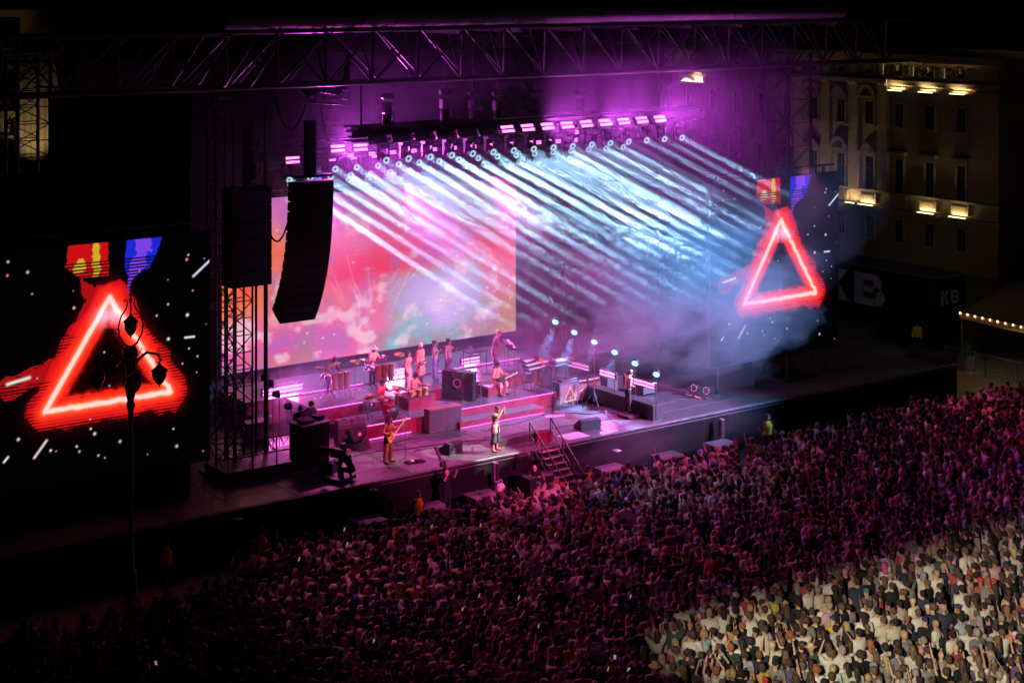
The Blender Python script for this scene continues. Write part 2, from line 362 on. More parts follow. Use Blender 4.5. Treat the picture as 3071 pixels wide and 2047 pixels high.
# ------------------------------------------------------------------ steelwork: unit bars shared by all trusses
def unit_bar(name, m, n=7): return MB().cyl((0, 0, 0), (0, 0, 1), 1, 1, n).mesh(name, m)
BAR = unit_bar('bar', BLKALU); BARB = unit_bar('bar_black', BLACK, 6)
def bar(name, p0, p1, r, parent, org=(0, 0, 0), me=None):
    p0 = Vector(p0)-Vector(org); p1 = Vector(p1)-Vector(org); d = p1-p0; m = basis(d)
    M = Matrix.Translation(p0) @ m.to_4x4() @ Matrix.Diagonal((r, r, d.length, 1))
    return link(name, me or BAR, parent, M)
def tower(name, cx, cyy, z0, z1, w, label, bay=None, group='stage towers', me=None):
    t = thing(name, (cx, cyy, z0), 0, label, 'tower', group); h = z1-z0; n = max(1, round(h/(bay or w*1.1))); c = w/2
    for sx in (-1, 1):
        for sy in (-1, 1): bar('chord', (sx*c, sy*c, 0), (sx*c, sy*c, h), .042*max(1, w/.75), t, me=me)
    for k in range(n):
        a, b = h*k/n, h*(k+1)/n; f = 1 if k % 2 else -1
        bar('brace', (-c*f, -c, a), (c*f, -c, b), .022, t, me=me); bar('brace', (-c, -c*f, a), (-c, c*f, b), .022, t, me=me)
        bar('brace', (c*f, c, a), (-c*f, c, b), .022, t, me=me)
        bar('rung', (-c, -c, b), (c, -c, b), .022, t, me=me); bar('rung', (-c, -c, b), (-c, c, b), .022, t, me=me); bar('rung', (-c, c, b), (c, c, b), .022, t, me=me)
    MB().b2((-c-.25, -c-.25, 0), (c+.25, c+.25, .08)).build('base_plate', BLACK, t)
    return t
tower('lattice_tower', -8.38, 4.2, SZ, 17.2, .72, 'outer black lattice tower holding up the roof beside the big left screen', .62)
tower('lattice_tower', -7.56, 4.25, SZ, 9.6, .70, 'inner black lattice tower standing under the square speaker hang', .62)
tower('lattice_tower', 20.2, 2.9, SZ, 17.0, 1.5, 'right hand lattice tower rising above the far side screen', 1.1, me=BARB)
tower('scaffold_tower', 18.6, 10.0, SZ, 7.6, .95, 'pink lit scaffold tower in the smoke at the right back of the stage', 1.6)
tower('scaffold_tower', 14.4, 12.5, SZ, 6.4, .95, 'slim scaffold tower behind the row of blue lamps', 1.6)
pL = at(84, 300, y=9.0)
tower('scaffold_tower', pL.x, 9.0, 0, 17.5, 1.25, 'scaffold tower in front of the floodlit wall at the far left', .62)
# thin posts and a fenced base beside the left tower
for px, r_, lab in ((768, .05, 'thin black post between the inner tower and the tall speaker post'), (797, .085, 'tall black post running up past the square speaker hang')):
    p = at(px, 1000, y=4.4); t = thing('rigging_post', (p.x, 4.4, SZ), 0, lab, 'post')
    MB().cyl((0, 0, 0), (0, 0, 13.5 if px > 780 else 7.0), r_, r_, 8).build('post', BLACK, t); MB().b2((-.3, -.3, 0), (.3, .3, .06)).build('foot', BLACK, t)
t = thing('tower_base_deck', (-7.3, 3.6, SZ), 0, 'low black railed deck at the foot of the left tower', 'deck')
MB().b2((-1.6, -.9, 0), (1.5, .9, .42)).build('deck_box', PLY, t)
for sx in (-1.5, -.5, .5, 1.45): bar('rail_post', (sx, -.85, .42), (sx, -.85, 1.45), .03, t)
for z_ in (.9, 1.45): bar('hand_rail', (-1.5, -.85, z_), (1.45, -.85, z_), .03, t)
# roof truss across the front
RX0, RX1, RT, RBZ = -30.2, 25.8, 18.55, 16.6
t = thing('roof_truss', (0, 0, RBZ), 0, 'long black roof truss spanning the top of the stage', 'truss'); O = (0, 0, RBZ)
for yy, z_, r_ in ((-.1, RT, .075), (1.5, RT, .07), (.15, RBZ, .085), (1.3, RBZ, .07)): bar('chord', (RX0, yy, z_), (RX1, yy, z_), r_, t, O)
x = -4.21-2*13
while x < RX1-1.9:
    for dx in (-2, 2):
        bar('brace', (x, .15, RBZ), (x+dx, -.1, RT), .042, t, O)
        bar('brace', (x+1, 1.3, RBZ), (x+1+dx, 1.5, RT), .034, t, O)
    bar('post', (x, .15, RBZ), (x-.12, -.1, RT), .05, t, O); bar('post', (x, .15, RBZ), (x+.25, 1.5, RT), .045, t, O)
    bar('tie', (x, .15, RBZ), (x, 1.3, RBZ), .03, t, O)
    x += 2
# inflated roof edge in short segments, and roof sheet with cross girders
ROOFM = mat('grey_roof_membrane', (.10, .095, .10), .75, 0, .3, 2.5, .5)
t = thing('stage_roof', (0, 0, RT), 0, 'dark fabric stage roof with a padded grey front edge', 'roof')
x = -10.6
k = 0
while x < 19.5:
    w = random.uniform(1.25, 1.55)
    MB().cyl((x+.015, -.35, .52), (x+w-.015, -.35+random.uniform(-.03, .03), .52+random.uniform(-.02, .02)), .40, .40, 12).build('roll_segment', ROOFM, t); x += w
MB().b2((-10.6, -.2, .12), (20, -.12, .16)).build('edge_rail', ALU, t)
MB().add([(-10.6, -.1, .5), (24, -.1, .5), (24, 16.5, 1.6), (-10.6, 16.5, 1.6), (-10.6, -.1, .55), (24, -.1, .55), (24, 16.5, 1.65), (-10.6, 16.5, 1.65)],
         [(0, 3, 2, 1), (4, 5, 6, 7), (0, 1, 5, 4), (1, 2, 6, 5), (2, 3, 7, 6), (3, 0, 4, 7)]).build('roof_sheet', CLOTH, t)
for gx in np.arange(-9, 24, 3.0): MB().b2((gx-.06, .5, -.25), (gx+.06, 16.2, -.1)).build('girder', BLKALU, t)
# side wings: slanting stays against black drapes
t = thing('side_roof_stays', (-11, .2, RBZ), 0, 'slanting roof stays over the dark left wing', 'stays')
for k in range(9):
    p0 = at(200+k*82, 118+k*-1.5, y=-.5); p1 = at(112+k*80, 262, y=-1.6)
    bar('stay', p0, p1, .035 if k % 2 else .022, t, (-11, .2, RBZ), me=unit_bar('stay_bar', ALU, 6) if k == 0 else bpy.data.meshes['stay_bar'])
bar('stay_rail', at(150, 118, y=-.5), at(700, 108, y=-.5), .04, t, (-11, .2, RBZ)); bar('stay_rail', at(100, 262, y=-1.6), at(640, 262, y=-1.6), .04, t, (-11, .2, RBZ))
def drape(name, p0, p1, z0, z1, label, m=CLOTH):
    """a hanging cloth with real folds between two plan points"""
    p0, p1 = Vector((*p0, 0)), Vector((*p1, 0)); L_ = (p1-p0).length; n = max(8, int(L_/.18)); d = (p1-p0)/L_; nn = Vector((-d.y, d.x, 0))
    vs = []
    for z_ in (z0, z1):
        for i in range(n+1):
            u = L_*i/n; w = .06*math.sin(u*5.2+math.sin(u*1.3))*(1.0 if z_ == z0 else .55); vs.append(p0+d*u+nn*w+Vector((0, 0, z_)))
    N_ = n+1; vs += [v+nn*.02 for v in vs]; fs = []
    for i in range(n):
        fs += [(i, i+1, N_+i+1, N_+i), (2*N_+i+1, 2*N_+i, 3*N_+i, 3*N_+i+1)]
    t = MB().add(vs, fs, True).build(name, m); return tag(t, label, 'drape')
dxl = at(150, 400, y=3.1).x
drape('black_drape', (dxl, 3.1), (-10.15, 3.1), 0.0, 16.3, 'black drape filling the dark wing behind the left screen')
drape('black_drape', (-32, 3.15), (dxl-.02, 3.15), 0.0, at(80, 520, y=3.1).z, 'lower black drape at the far left edge below the lit palace')
BACKM = mat('dark_backdrop', (.035, .03, .035), .9, 0, .4, 1.2, .3, .1)
drape('backdrop', (-9.6, 15.3), (23.0, 15.3), SZ, 17.0, 'dark backdrop hanging behind the central screen', BACKM)

# ------------------------------------------------------------------ light trusses, moving heads, strobes
def box_truss(name, x0, x1, y, z, w, label):
    t = thing(name, (x0, y, z), 0, label, 'truss', 'lighting trusses'); n = round((x1-x0)/.75); c = w/2; O = (x0, y, z)
    for sy in (-1, 1):
        for sz in (-1, 1): bar('chord', (x0, y+sy*c, z+sz*c), (x1, y+sy*c, z+sz*c), .035, t, O)
    for k in range(n):
        a = x0+(x1-x0)*k/n; b = x0+(x1-x0)*(k+1)/n; f = 1 if k % 2 else -1
        bar('brace', (a, y-c, z-c*f), (b, y-c, z+c*f), .018, t, O); bar('brace', (a, y+c, z-c*f), (b, y+c, z+c*f), .018, t, O)
        bar('brace', (a, y-c*f, z+c), (b, y+c*f, z+c), .018, t, O); bar('brace', (a, y-c*f, z-c), (b, y+c*f, z-c), .018, t, O)
    cab = MB()
    for i, (dy, dz) in enumerate(((-.1, .12), (.12, .05), (.0, -.08))):
        cab.tube([(u, dy+.08*math.sin(u*1.7+i), dz+.05*math.sin(u*2.3+2*i)) for u in np.linspace(.05, x1-x0-.05, 60)], .05, 6)
    cab.build('cable_loom', RUBBER, t)
    MB().b2((.3, -.30, -.1), (x1-x0-.3, .25, .18)).build('cable_tray', BLACK, t)
    return t
ROWS = [((1158.7, 481), (2045.5, 413), 16, 1.2), ((1005.8, 507), (1869, 441), 16, 5.4), ((868, 539.5), (1708.6, 473.3), 16, 9.5), ((871, 554), (1574.7, 497), 14, 12.6)]
RL = ['front', 'second', 'third', 'rear']
RZ = []
bdir = Vector((-.10, -1, -.285)).normalized()            # beams lean out over the audience
hb = MB().box((0, 0, -.07), (.42, .34, .16), None, .02).mesh('base', BLACK)
hy = MB().b2((-.24, -.07, -.64), (-.18, .07, -.14), .01).b2((.18, -.07, -.64), (.24, .07, -.14), .01).b2((-.24, -.07, -.22), (.24, .07, -.14)).mesh('yoke', BLACK)
hh = MB().lathe([(.12, -.28), (.165, -.22), (.172, .05), (.155, .22), (.162, .30), (.150, .30), (.147, .285)], 14).mesh('head', BLKALU)
hl = MB().lathe([(.0, .286), (.146, .286), (.146, .292), (.0, .294)], 16).mesh('lens', LENS)
hr = MB().lathe([(.050, .2945), (.057, .2955), (.057, .2945)], 14).mesh('lens_ring', RUBBER)
BEAMW = 38.0
def moving_head(p, d, label, power, col, spread=2.2, group='beam lamps'):
    """p is the centre of the lens, the fixture hangs above it"""
    d = Vector(d).normalized(); piv = Vector(p)-d*.29
    t = thing('moving_head_lamp', piv+Vector((0, 0, .56)), 0, label, 'stage lamp', group)
    link('base', hb, t); link('yoke', hy, t)
    M = Matrix.Translation((0, 0, -.56)) @ basis(d).to_4x4()
    h = link('head', hh, t, M); link('lens', hl, h); link('lens_ring', hr, h)
    return t
ORD = ['first', 'second', 'third', 'fourth', 'fifth', 'sixth', 'seventh', 'eighth', 'ninth', 'tenth', 'eleventh', 'twelfth', 'thirteenth', 'fourteenth', 'fifteenth', 'sixteenth']
TILT = (.285, .262, .238, .215)
def bd(r_): return Vector((-.10, -1, -TILT[r_])).normalized()
def beam_row(A, B, n, r_):
    """the light of one row of beam lamps: a strip just in front of the lenses that only shines where a lens is"""
    pitch = (B-A).length/(n-1); wid = pitch*n; hgt = .30
    ex = (B-A).normalized(); ez = -bd(r_); ez = (ez-ex*ez.dot(ex)).normalized(); ey = ez.cross(ex)
    L_ = bpy.data.lights.new('beam_light', 'AREA'); L_.shape = 'RECTANGLE'; L_.size = wid; L_.size_y = hgt; L_.spread = 0.0
    L_.color = (.42, .76, 1.0); BOOST = 30.0                                          # tells the sampler these rows matter; the lens pattern below divides it out again
    L_.energy = BOOST*BEAMW*n*pitch*.30/.038*(1.0, 1.0, .8, .65)[r_]
    L_.use_nodes = True; N = L_.node_tree.nodes; K = L_.node_tree.links; e = N['Emission']
    g = N.new('ShaderNodeNewGeometry'); sp = N.new('ShaderNodeSeparateXYZ'); K.new(g.outputs['Parametric'], sp.inputs[0])
    def mth(op, *a):
        q_ = N.new('ShaderNodeMath'); q_.operation = op
        for i, v in enumerate(a):
            if isinstance(v, (int, float)): q_.inputs[i].default_value = v
            else: K.new(v, q_.inputs[i])
        return q_.outputs[0]
    un = mth('MULTIPLY', sp.outputs[0], n); fr = mth('MULTIPLY', mth('SUBTRACT', mth('FRACT', un), .5), pitch)
    vv = mth('MULTIPLY', mth('SUBTRACT', sp.outputs[1], .5), hgt)
    rr = mth('SQRT', mth('ADD', mth('MULTIPLY', fr, fr), mth('MULTIPLY', vv, vv)))
    wn_ = N.new('ShaderNodeTexWhiteNoise'); wn_.noise_dimensions = '1D'; K.new(mth('ADD', mth('FLOOR', un), r_*31.0), wn_.inputs['W'])
    K.new(mth('MULTIPLY', mth('MINIMUM', 1.0, mth('MULTIPLY', mth('MAXIMUM', 0.0, mth('SUBTRACT', .150, rr)), 14.0)), mth('DIVIDE', mth('ADD', .30, mth('MULTIPLY', wn_.outputs['Value'], 1.35)), BOOST)), e.inputs['Strength'])
    lo = bpy.data.objects.new('beam_light', L_); COL.objects.link(lo)
    M = Matrix((ex, ey, ez)).transposed().to_4x4(); M.translation = (A+B)/2+bd(r_)*.03; lo.matrix_world = M
for r_, (a, b, n, y) in enumerate(ROWS):
    A, B = at(*a, y=y), at(*b, y=y); RZ.append((A, B))
    z_ = (A.z+B.z)/2
    box_truss('lighting_truss', A.x-1.6, B.x+1.2, y+.15, z_+1.05, .55, f'{RL[r_]} lighting truss with a row of beam lamps under it')
    for i in range(n):
        p = A.lerp(B, i/(n-1)); d = bd(r_) + Vector((random.uniform(-.012, .012), 0, random.uniform(-.012, .012)))
        pw_ = BEAMW*random.uniform(.75, 1.2)*(1.0, 1.0, .8, .7)[r_]
        moving_head(p, d, f'beam lamp on the {RL[r_]} truss, {ORD[i]} from the left', pw_, (.50, .80, 1.0))
    beam_row(A, B, n, r_)
sb = MB().box((0, .08, 0), (.62, .14, .34), None, .02).mesh('housing', BLACK)
sbar = MB().box((0, 0, .075), (.54, .02, .085)).mesh('lamp_bar', PINKE); sbar2 = MB().box((0, 0, -.075), (.54, .02, .085)).mesh('lamp_bar', PINKE)
fbar = MB().box((0, 0, .075), (.54, .02, .085)).mesh('lamp_bar', PINKF); fbar2 = MB().box((0, 0, -.075), (.54, .02, .085)).mesh('lamp_bar', PINKF)
dbar = MB().box((0, 0, .075), (.54, .02, .085)).mesh('lamp_bar', PINKD); dbar2 = MB().box((0, 0, -.075), (.54, .02, .085)).mesh('lamp_bar', PINKD)
obar = MB().box((0, 0, 0), (.54, .02, .26)).mesh('lamp_bar', mat('grey_glass', (.12, .12, .12), .3))
def strobe(p, rot, label, lit, group='pink strobes', scale=1.0):
    t = thing('strobe_lamp', p, 0, label, 'strobe lamp', group); t.rotation_euler = rot; t.scale = (scale,)*3
    link('housing', sb, t)
    for m in {2: (sbar, sbar2), 1: (fbar, fbar2), 3: (dbar, dbar2), 0: (obar,)}[lit]: link('lamp_bar', m, t)
    return t
A0 = RZ[0][0]; B0 = RZ[0][1]
for i in range(15):
    p = A0.lerp(B0, (i-.55)/15); lit = 2 if i >= 6 else 0
    strobe((p.x, 1.2-.34, p.z+.92), (math.radians(-30), 0, .12 if lit else 0), f'{"lit pink" if lit else "unlit"} strobe panel on the front truss, {ORD[i]} from the left', lit, scale=1.2)
for k, (px, py, y) in enumerate([(1014, 445, 5.0), (1082, 442, 5.0), (878, 480, 9.0), (995, 476, 9.1), (1058, 471, 9.1), (1118, 466, 9.1)]):
    p = at(px, py, y=y); strobe(p, (math.radians(-10), 0, .0 if k < 3 else .2), f'pink strobe at the left end of the rig, {ORD[k]} of the cluster', 2, scale=1.15 if k < 3 else .8)
for k, (px, py) in enumerate([(1616, 427), (1674, 424), (1728, 397), (1725, 420)]):
    p = at(px, py, y=4.9); strobe(p, (math.radians(-5), 0, .3), f'small pink strobe deep in the rig below the lit panels, {ORD[k]} from the left', 2, scale=.62)
A1, B1 = RZ[1]
for k in range(12):
    p = A1.lerp(B1, (k+.5)/15); strobe((p.x, 5.05, p.z+.55), (math.radians(-12), 0, .1), f'pink strobe on the second truss behind the beam lamps, {ORD[k]} from the left', 2, scale=.55)
# chain hoists above the trusses
def hoist(p, top, label, n=2):
    t = thing('chain_hoist', p, 0, label, 'hoist', 'chain hoists')
    MB().box((0, 0, .26), (.34, .34, .46), None, .06).build('motor', BLACK, t); MB().box((.05, 0, .72), (.55, .26, .22), None, .05).build('clutch_cover', BLACK, t)
    MB().lathe([(.12, -.55), (.17, -.5), (.17, .0), (.1, .03)], 10).build('chain_bag', RUBBER, t)
    MB().cyl((0, 0, .8), (0, 0, top-p[2]), .018, .018, 5).build('chain', BLKALU, t)
    MB().tube([(.17, 0, .3), (.34, .05, .1), (.36, .02, -.2), (.16, 0, -.4)], .018, 5).build('hook_cable', RUBBER, t)
for k, (px, py, y) in enumerate([(1160, 345, 1.4), (1333, 330, 1.4), (1418, 330, 3.0), (1492, 335, 1.4), (1604, 330, 5.4), (1740, 325, 5.4), (997, 410, 5.5), (870, 465, 9.6)]):
    p = at(px, py, y=y); hoist(p, 17.6 if k != 7 else 13.6, f'black chain hoist above the light rig, {ORD[k]} of the row')
# small cable bridge hung from the truss
p0 = at(918, 300, y=.8); p1 = at(1045, 315, y=.8)
t = thing('cable_bridge', p0, 0, 'short black truss basket full of cables under the roof at the left', 'truss')
for dy in (0, .7):
    for dz in (0, .55): bar('chord', (0, dy, dz-.1), (p1.x-p0.x, dy, p1.z-p0.z+dz), .025, t)
for k in range(6):
    u = (p1.x-p0.x)*k/5; bar('brace', (u, 0, -.1), (min(u+.4, p1.x-p0.x), 0, .5), .016, t); bar('brace', (u, 0, -.05), (u, .7, -.05), .016, t); bar('post', (u, 0, -.1), (u, 0, .5), .016, t)
cab = MB()
for k in range(5): cab.tube([(.1, .1+.12*k, .1+.05*k), (.7, .15+.1*k, .3), (1.4, .1+.1*k, .16), (1.9, .2+.1*k, .5), (2.0, .3, 1.6)], .06, 6)
cab.build('cable_bundle', RUBBER, t)
sag = lambda a, b, dz, n=14: [Vector(a).lerp(Vector(b), i/n)+Vector((0, 0, -dz*4*(i/n)*(1-i/n))) for i in range(n+1)]
for pa, pb, dz, lab in ((at(815, 260, y=1), at(918, 315, y=1), 1.2, 'black cable loop sagging from the roof truss to the cable basket'), (at(1083, 250, y=1), at(1084, 375, y=1), .0, 'straight black cable dropping from the roof truss to the front light truss'), (at(962, 320, y=1), at(983, 420, y=3), .1, 'black cable falling from the basket to the light rig')):
    o = MB().tube([v-pa for v in sag(pa, pb, dz)], .04, 6).build('hanging_cable', RUBBER); o.location = pa; tag(o, lab, 'cable')

# ------------------------------------------------------------------ loudspeakers
def line_array(label):
    c = at(930, 520, y=-.3); t = thing('line_array', (c.x, -.3, c.z), 0, label, 'loudspeaker')
    n = 14; w = 1.45; pos = Vector((0, 0, -.25)); ang = 0.0; me = None
    for k in range(n):
        hgt = .372; ang = math.radians(1.0 + 10.5*(k/(n-1))**1.6*1.35) if k else 0
        R_ = Matrix.Rotation(ang*2.2, 3, 'X'); tilt = R_ @ Vector((0, 0, -1))
        if me is None:
            b = MB().prism([(-.42, .195), (.0, .19), (.32, .150), (.32, -.150), (.0, -.19), (-.42, -.195)], (-w/2, 0, 0), (0, 1, 0), (0, 0, 1), (w, 0, 0))
            me = b.mesh('speaker_box', PLY)
            gm = MB().prism([(-.425, .165), (-.43, -.165), (-.44, -.165), (-.435, .165)], (-w/2+.03, 0, 0), (0, 1, 0), (0, 0, 1), (w-.06, 0, 0)).mesh('grille', mat('speaker_grille', (.012, .012, .013), .6, .2, .6, 60, .5))
        bx = link('speaker_box', me, t, Matrix.Translation(pos+tilt*hgt/2) @ R_.to_4x4()); link('grille', gm, bx)
        pos = pos+tilt*(hgt-.0)
    MB().b2((-w/2, -.4, -.1), (w/2, .35, -.02)).b2((-.2, -.1, -.02), (.2, .1, 1.9)).build('flying_frame', BLACK, t)
    return t
line_array('tall curved black line array hanging in front of the big screen')
c0 = at(751, 570, y=2.5); t = thing('speaker_hang', (c0.x, 2.5, c0.z), 0, 'square black block of hung speakers beside the inner tower', 'loudspeaker')
for k in range(6):
    b = MB().box((0, .3, -.30-.59*k), (1.66, .85, .575), None, .02).build('speaker_box', PLY, t); MB().box((0, -.135, -.30-.59*k), (1.58, .02, .53)).build('grille', MATS['speaker_grille'], b)
MB().b2((-.83, -.1, 0), (.83, .7, .08)).b2((-.1, .2, .08), (.1, .4, 2.2)).build('flying_frame', BLACK, t)
hoist((c0.x+.25, 2.8, c0.z+.9), 17, 'chain hoist right above the square speaker block')
pa, pb = at(812, 705, y=1.5), at(870, 640, y=.2)
o = MB().tube([v-pa for v in sag(pa, pb, .55)], .035, 6).build('hanging_cable', RUBBER); o.location = pa; tag(o, 'thick black cable looping between the two speaker hangs', 'cable')

# ------------------------------------------------------------------ stage smoke: drifting bodies of haze and denser puffs
from mathutils import noise as mnoise
def smoke_mat(dens, col=(.80, .84, 1.0)):
    k = f'smoke_{dens:.4f}'
    if k in MATS: return MATS[k]
    m = bpy.data.materials.new(k); m.use_nodes = True; N = m.node_tree.nodes; N.remove(N['Principled BSDF'])
    pv = N.new('ShaderNodeVolumePrincipled'); pv.inputs['Color'].default_value = (*col, 1); pv.inputs['Anisotropy'].default_value = .25; pv.inputs['Density'].default_value = dens
    m.node_tree.links.new(pv.outputs[0], N['Material Output'].inputs['Volume']); m.cycles.homogeneous_volume = True
    MATS[k] = m; return m
def smoke(c, h, dens, e=1.0, amp=.3, sc=1.0, nu=36, nv=24, seed=0.0, front=None):
    """closed lumpy body: centre, half sizes, squareness e (1 = ellipsoid), noise amplitude and scale"""
    vs = []; pw_ = lambda v: math.copysign(abs(v)**e, v)
    for j in range(nv+1):
        th = PI*j/nv
        for i in range(nu):
            ph = 2*PI*i/nu; u = Vector((pw_(math.sin(th))*pw_(math.cos(ph)), pw_(math.sin(th))*pw_(math.sin(ph)), pw_(-math.cos(th))))
            d = mnoise.fractal(u*1.7*sc+Vector((seed, seed*.7, -seed)), 1.0, 2.1, 4)
            k = 1+amp*d
            if front is not None: k = 1+(amp*d if u.y < -.2 else min(0, .05*d))
            vs.append(Vector(c)+Vector((u.x*h[0]*k, u.y*h[1]*k, u.z*h[2]*k)))
    fs = [(j*nu+i, j*nu+(i+1) % nu, (j+1)*nu+(i+1) % nu, (j+1)*nu+i) for j in range(1, nv-1) for i in range(nu)]
    top = len(vs); vs = vs[nu:-nu]; vs += [Vector(c)+Vector((0, 0, -h[2])), Vector(c)+Vector((0, 0, h[2]))]; n = len(vs)
    fs = [(a-nu, b-nu, c_-nu, d_-nu) for a, b, c_, d_ in fs]
    last = (nv-2)*nu
    fs += [((i+1) % nu, i, n-2) for i in range(nu)] + [(last+i, last+(i+1) % nu, n-1) for i in range(nu)]
    return MB().add(vs, fs, True).build('smoke_body', smoke_mat(dens), SMK)
SMK = thing('stage_smoke', (0, 0, 0)); tag(SMK, 'haze and smoke drifting over the stage', 'smoke', kind='stuff')
smoke((5.0, 4.9, 12.0), (12.2, 9.8, 5.4), .0024, .75, .12, 1.6, 64, 40, 1.0, True)
smoke((5.4, 4.7, 12.1), (14.4, 10.2, 6.2), .0026, .72, .14, 1.8, 64, 40, 4.0, True)
smoke((5.8, 4.6, 12.2), (16.8, 10.4, 6.6), .0024, .70, .16, 2.0, 64, 40, 7.0, True)
smoke((6.5, 8.2, 8.4), (14.0, 6.6, 6.6), .0065, .5, .26, 3.0, 60, 36, 3.0, True)
def smoke_sheet(r_, ln, dens, seed):
    """flat bank of smoke hanging in front of one row of lamps, with a ragged far edge"""
    A, B = RZ[r_]; d = bd(r_); ex = (B-A).normalized(); up = ex.cross(d).normalized()
    if up.z < 0: up = -up
    n = 46; m_ = 6; vs = []; W_ = (B-A).length+1.6; th = .38
    for s_ in (-1, 1):
        for i_ in range(n+1):
            u = -.8+W_*i_/n; e_ = ln*min(1, .45+.12*(u+.8), .45+.25*(W_-.8-u))*(1+.30*mnoise.noise(Vector((u*.30+seed, seed*1.3, 0))))
            for k_ in range(m_+1):
                q_ = k_/m_; w_ = th*(1+.15*mnoise.noise(Vector((u*.25, q_*1.2+seed, s_*2))))*(1-.6*q_**2)
                vs.append(A+ex*u+d*(.05+e_*q_)+up*s_*w_)
    N_ = (n+1)*(m_+1); ix = lambda s_, i_, k_: s_*N_+i_*(m_+1)+k_; fs = []
    for i_ in range(n):
        for k_ in range(m_):
            fs += [(ix(0, i_, k_), ix(0, i_, k_+1), ix(0, i_+1, k_+1), ix(0, i_+1, k_)), (ix(1, i_, k_), ix(1, i_+1, k_), ix(1, i_+1, k_+1), ix(1, i_, k_+1))]
        fs += [(ix(0, i_, 0), ix(0, i_+1, 0), ix(1, i_+1, 0), ix(1, i_, 0)), (ix(0, i_, m_), ix(1, i_, m_), ix(1, i_+1, m_), ix(0, i_+1, m_))]
    for k_ in range(m_):
        fs += [(ix(0, 0, k_), ix(1, 0, k_), ix(1, 0, k_+1), ix(0, 0, k_+1)), (ix(0, n, k_), ix(0, n, k_+1), ix(1, n, k_+1), ix(1, n, k_))]
    return MB().add(vs, fs, True).build('smoke_body', smoke_mat(dens), SMK)
for r_ in range(4):  # nested lengths shaped so the beams fade with distance
    for q_, (ln, dn) in enumerate(((2.8, .005), (4.0, .007), (5.4, .008), (6.8, .008), (8.4, .007))): smoke_sheet(r_, ln*(1, 1, 1.05, 1.0)[r_], dn, 3.7*r_+1.9*q_)
sr = random.Random(5)
CL = [(1990, 960, 2.5, (3.2, 2.2, 1.5), .050), (2220, 1000, .8, (2.8, 1.8, 1.2), .040), (1880, 1000, 4.0, (2.6, 2.0, 1.4), .040), (2040, 740, 2.0, (3.4, 2.6, 2.6), .075), (2150, 850, 1.2, (2.8, 2.0, 1.9), .065), (1950, 680, 3.0, (3.0, 2.4, 2.0), .060), (2230, 700, .5, (2.0, 1.6, 1.2), .035), (1960, 880, 3.0, (2.6, 2.2, 1.8), .060), (1860, 800, 5, (2.6, 2.2, 1.8), .055),
      (2290, 930, .2, (2.6, 1.8, 1.5), .045), (2330, 850, .3, (1.8, 1.4, 1.0), .030), (2400, 790, -.6, (1.3, 1.1, .7), .024), (2130, 1080, 1.2, (3.2, 1.6, 1.0), .040), (1900, 1345, -1.6, (2.2, .9, .8), .03), (2230, 1280, -1.4, (1.6, .8, .9), .02),
      (1640, 1060, 7, (2.5, 2.0, 1.4), .045), (930, 1190, 8.0, (2.2, 1.8, 1.0), .06), (850, 1290, 5.2, (.7, .6, .7), .14), (1050, 1130, 11, (3.0, 1.4, 1.0), .05), (1330, 1090, 11, (3.0, 1.4, .9), .04)]
for k, (px, py, y, h, d) in enumerate(CL):
    c_ = at(px, py, y=y)
    for q_, f_ in enumerate((1.0, .62) if k < 15 else (1.0,)):      # softer towards the rim
        smoke(c_+Vector((0, 0, .1*q_)), [v*f_*1.12 for v in h], d*(.70 if k < 15 else 1), 1.0, .62, 1.1, 36, 22, 10+k*3.1+q_*.35)
for k in range(8):                                       # torn wisps drifting through the beams and the cloud
    r_ = k % 4; A, B = RZ[r_]; u = sr.uniform(.05, 1.0); ln = sr.uniform(1.0, 9.0)
    p = A.lerp(B, u)+bd(r_)*ln+Vector((sr.uniform(-.4, .4), 0, sr.uniform(-.5, .3))); s_ = sr.uniform(.35, 1.3)
    smoke(p, (s_*1.5, s_, s_*.7), sr.choice((.006, .010, .014)), 1.0, .7, 1.3, 26, 16, 60+k*1.7)

# ------------------------------------------------------------------ lights of the show (strobes sit at their fixtures; washes and audience lights are added without one)
def area(name, p, d, sx_, sy_, col, power, spread=150, xdir=None):
    L_ = bpy.data.lights.new(name, 'AREA'); L_.shape = 'RECTANGLE'; L_.size = sx_; L_.size_y = sy_; L_.color = col; L_.energy = power; L_.spread = math.radians(spread)
    o = bpy.data.objects.new(name, L_); COL.objects.link(o)
    ez = -Vector(d).normalized(); ex = Vector(xdir or (1, 0, 0)); ex = (ex-ez*ex.dot(ez)).normalized(); ey = ez.cross(ex)
    M = Matrix((ex, ey, ez)).transposed().to_4x4(); M.translation = p; o.matrix_world = M; return o
def spot(name, p, target, ang, col, power, blend=.3, rad=.08):
    L_ = bpy.data.lights.new(name, 'SPOT'); L_.spot_size = math.radians(ang); L_.spot_blend = blend; L_.color = col; L_.energy = power; L_.shadow_soft_size = rad
    o = bpy.data.objects.new(name, L_); COL.objects.link(o); o.location = p
    o.rotation_euler = (Vector(target)-Vector(p)).to_track_quat('-Z', 'Y').to_euler(); return o
MAG = (1.0, .10, .62)
pF = A0.lerp(B0, .68)
for k_ in (.48, .68, .88):                       # the lit strobes of the front truss, two panels to a light
    pF = A0.lerp(B0, k_); area('strobe_light', (pF.x, .62, pF.z+.9), (0.45, -1, .35), .55, .24, (.95, .09, .95), 1050, 130)
pS = at(1014, 445, y=4.78); area('strobe_light', pS, (.2, -1, .3), .45, .2, (.95, .09, .95), 900, 140)
for px_, py_, w_, pw_ in ((845, 1168, 1.5, 170), (1184, 1116, .9, 190), (1410, 1080, .6, 150)):                             # strobes standing along the back
    p = at(px_, py_, y=9.85); area('floor_strobe_light', p, (0, -1, .04), w_, .2, (1.0, .14, .72), pw_, 165)
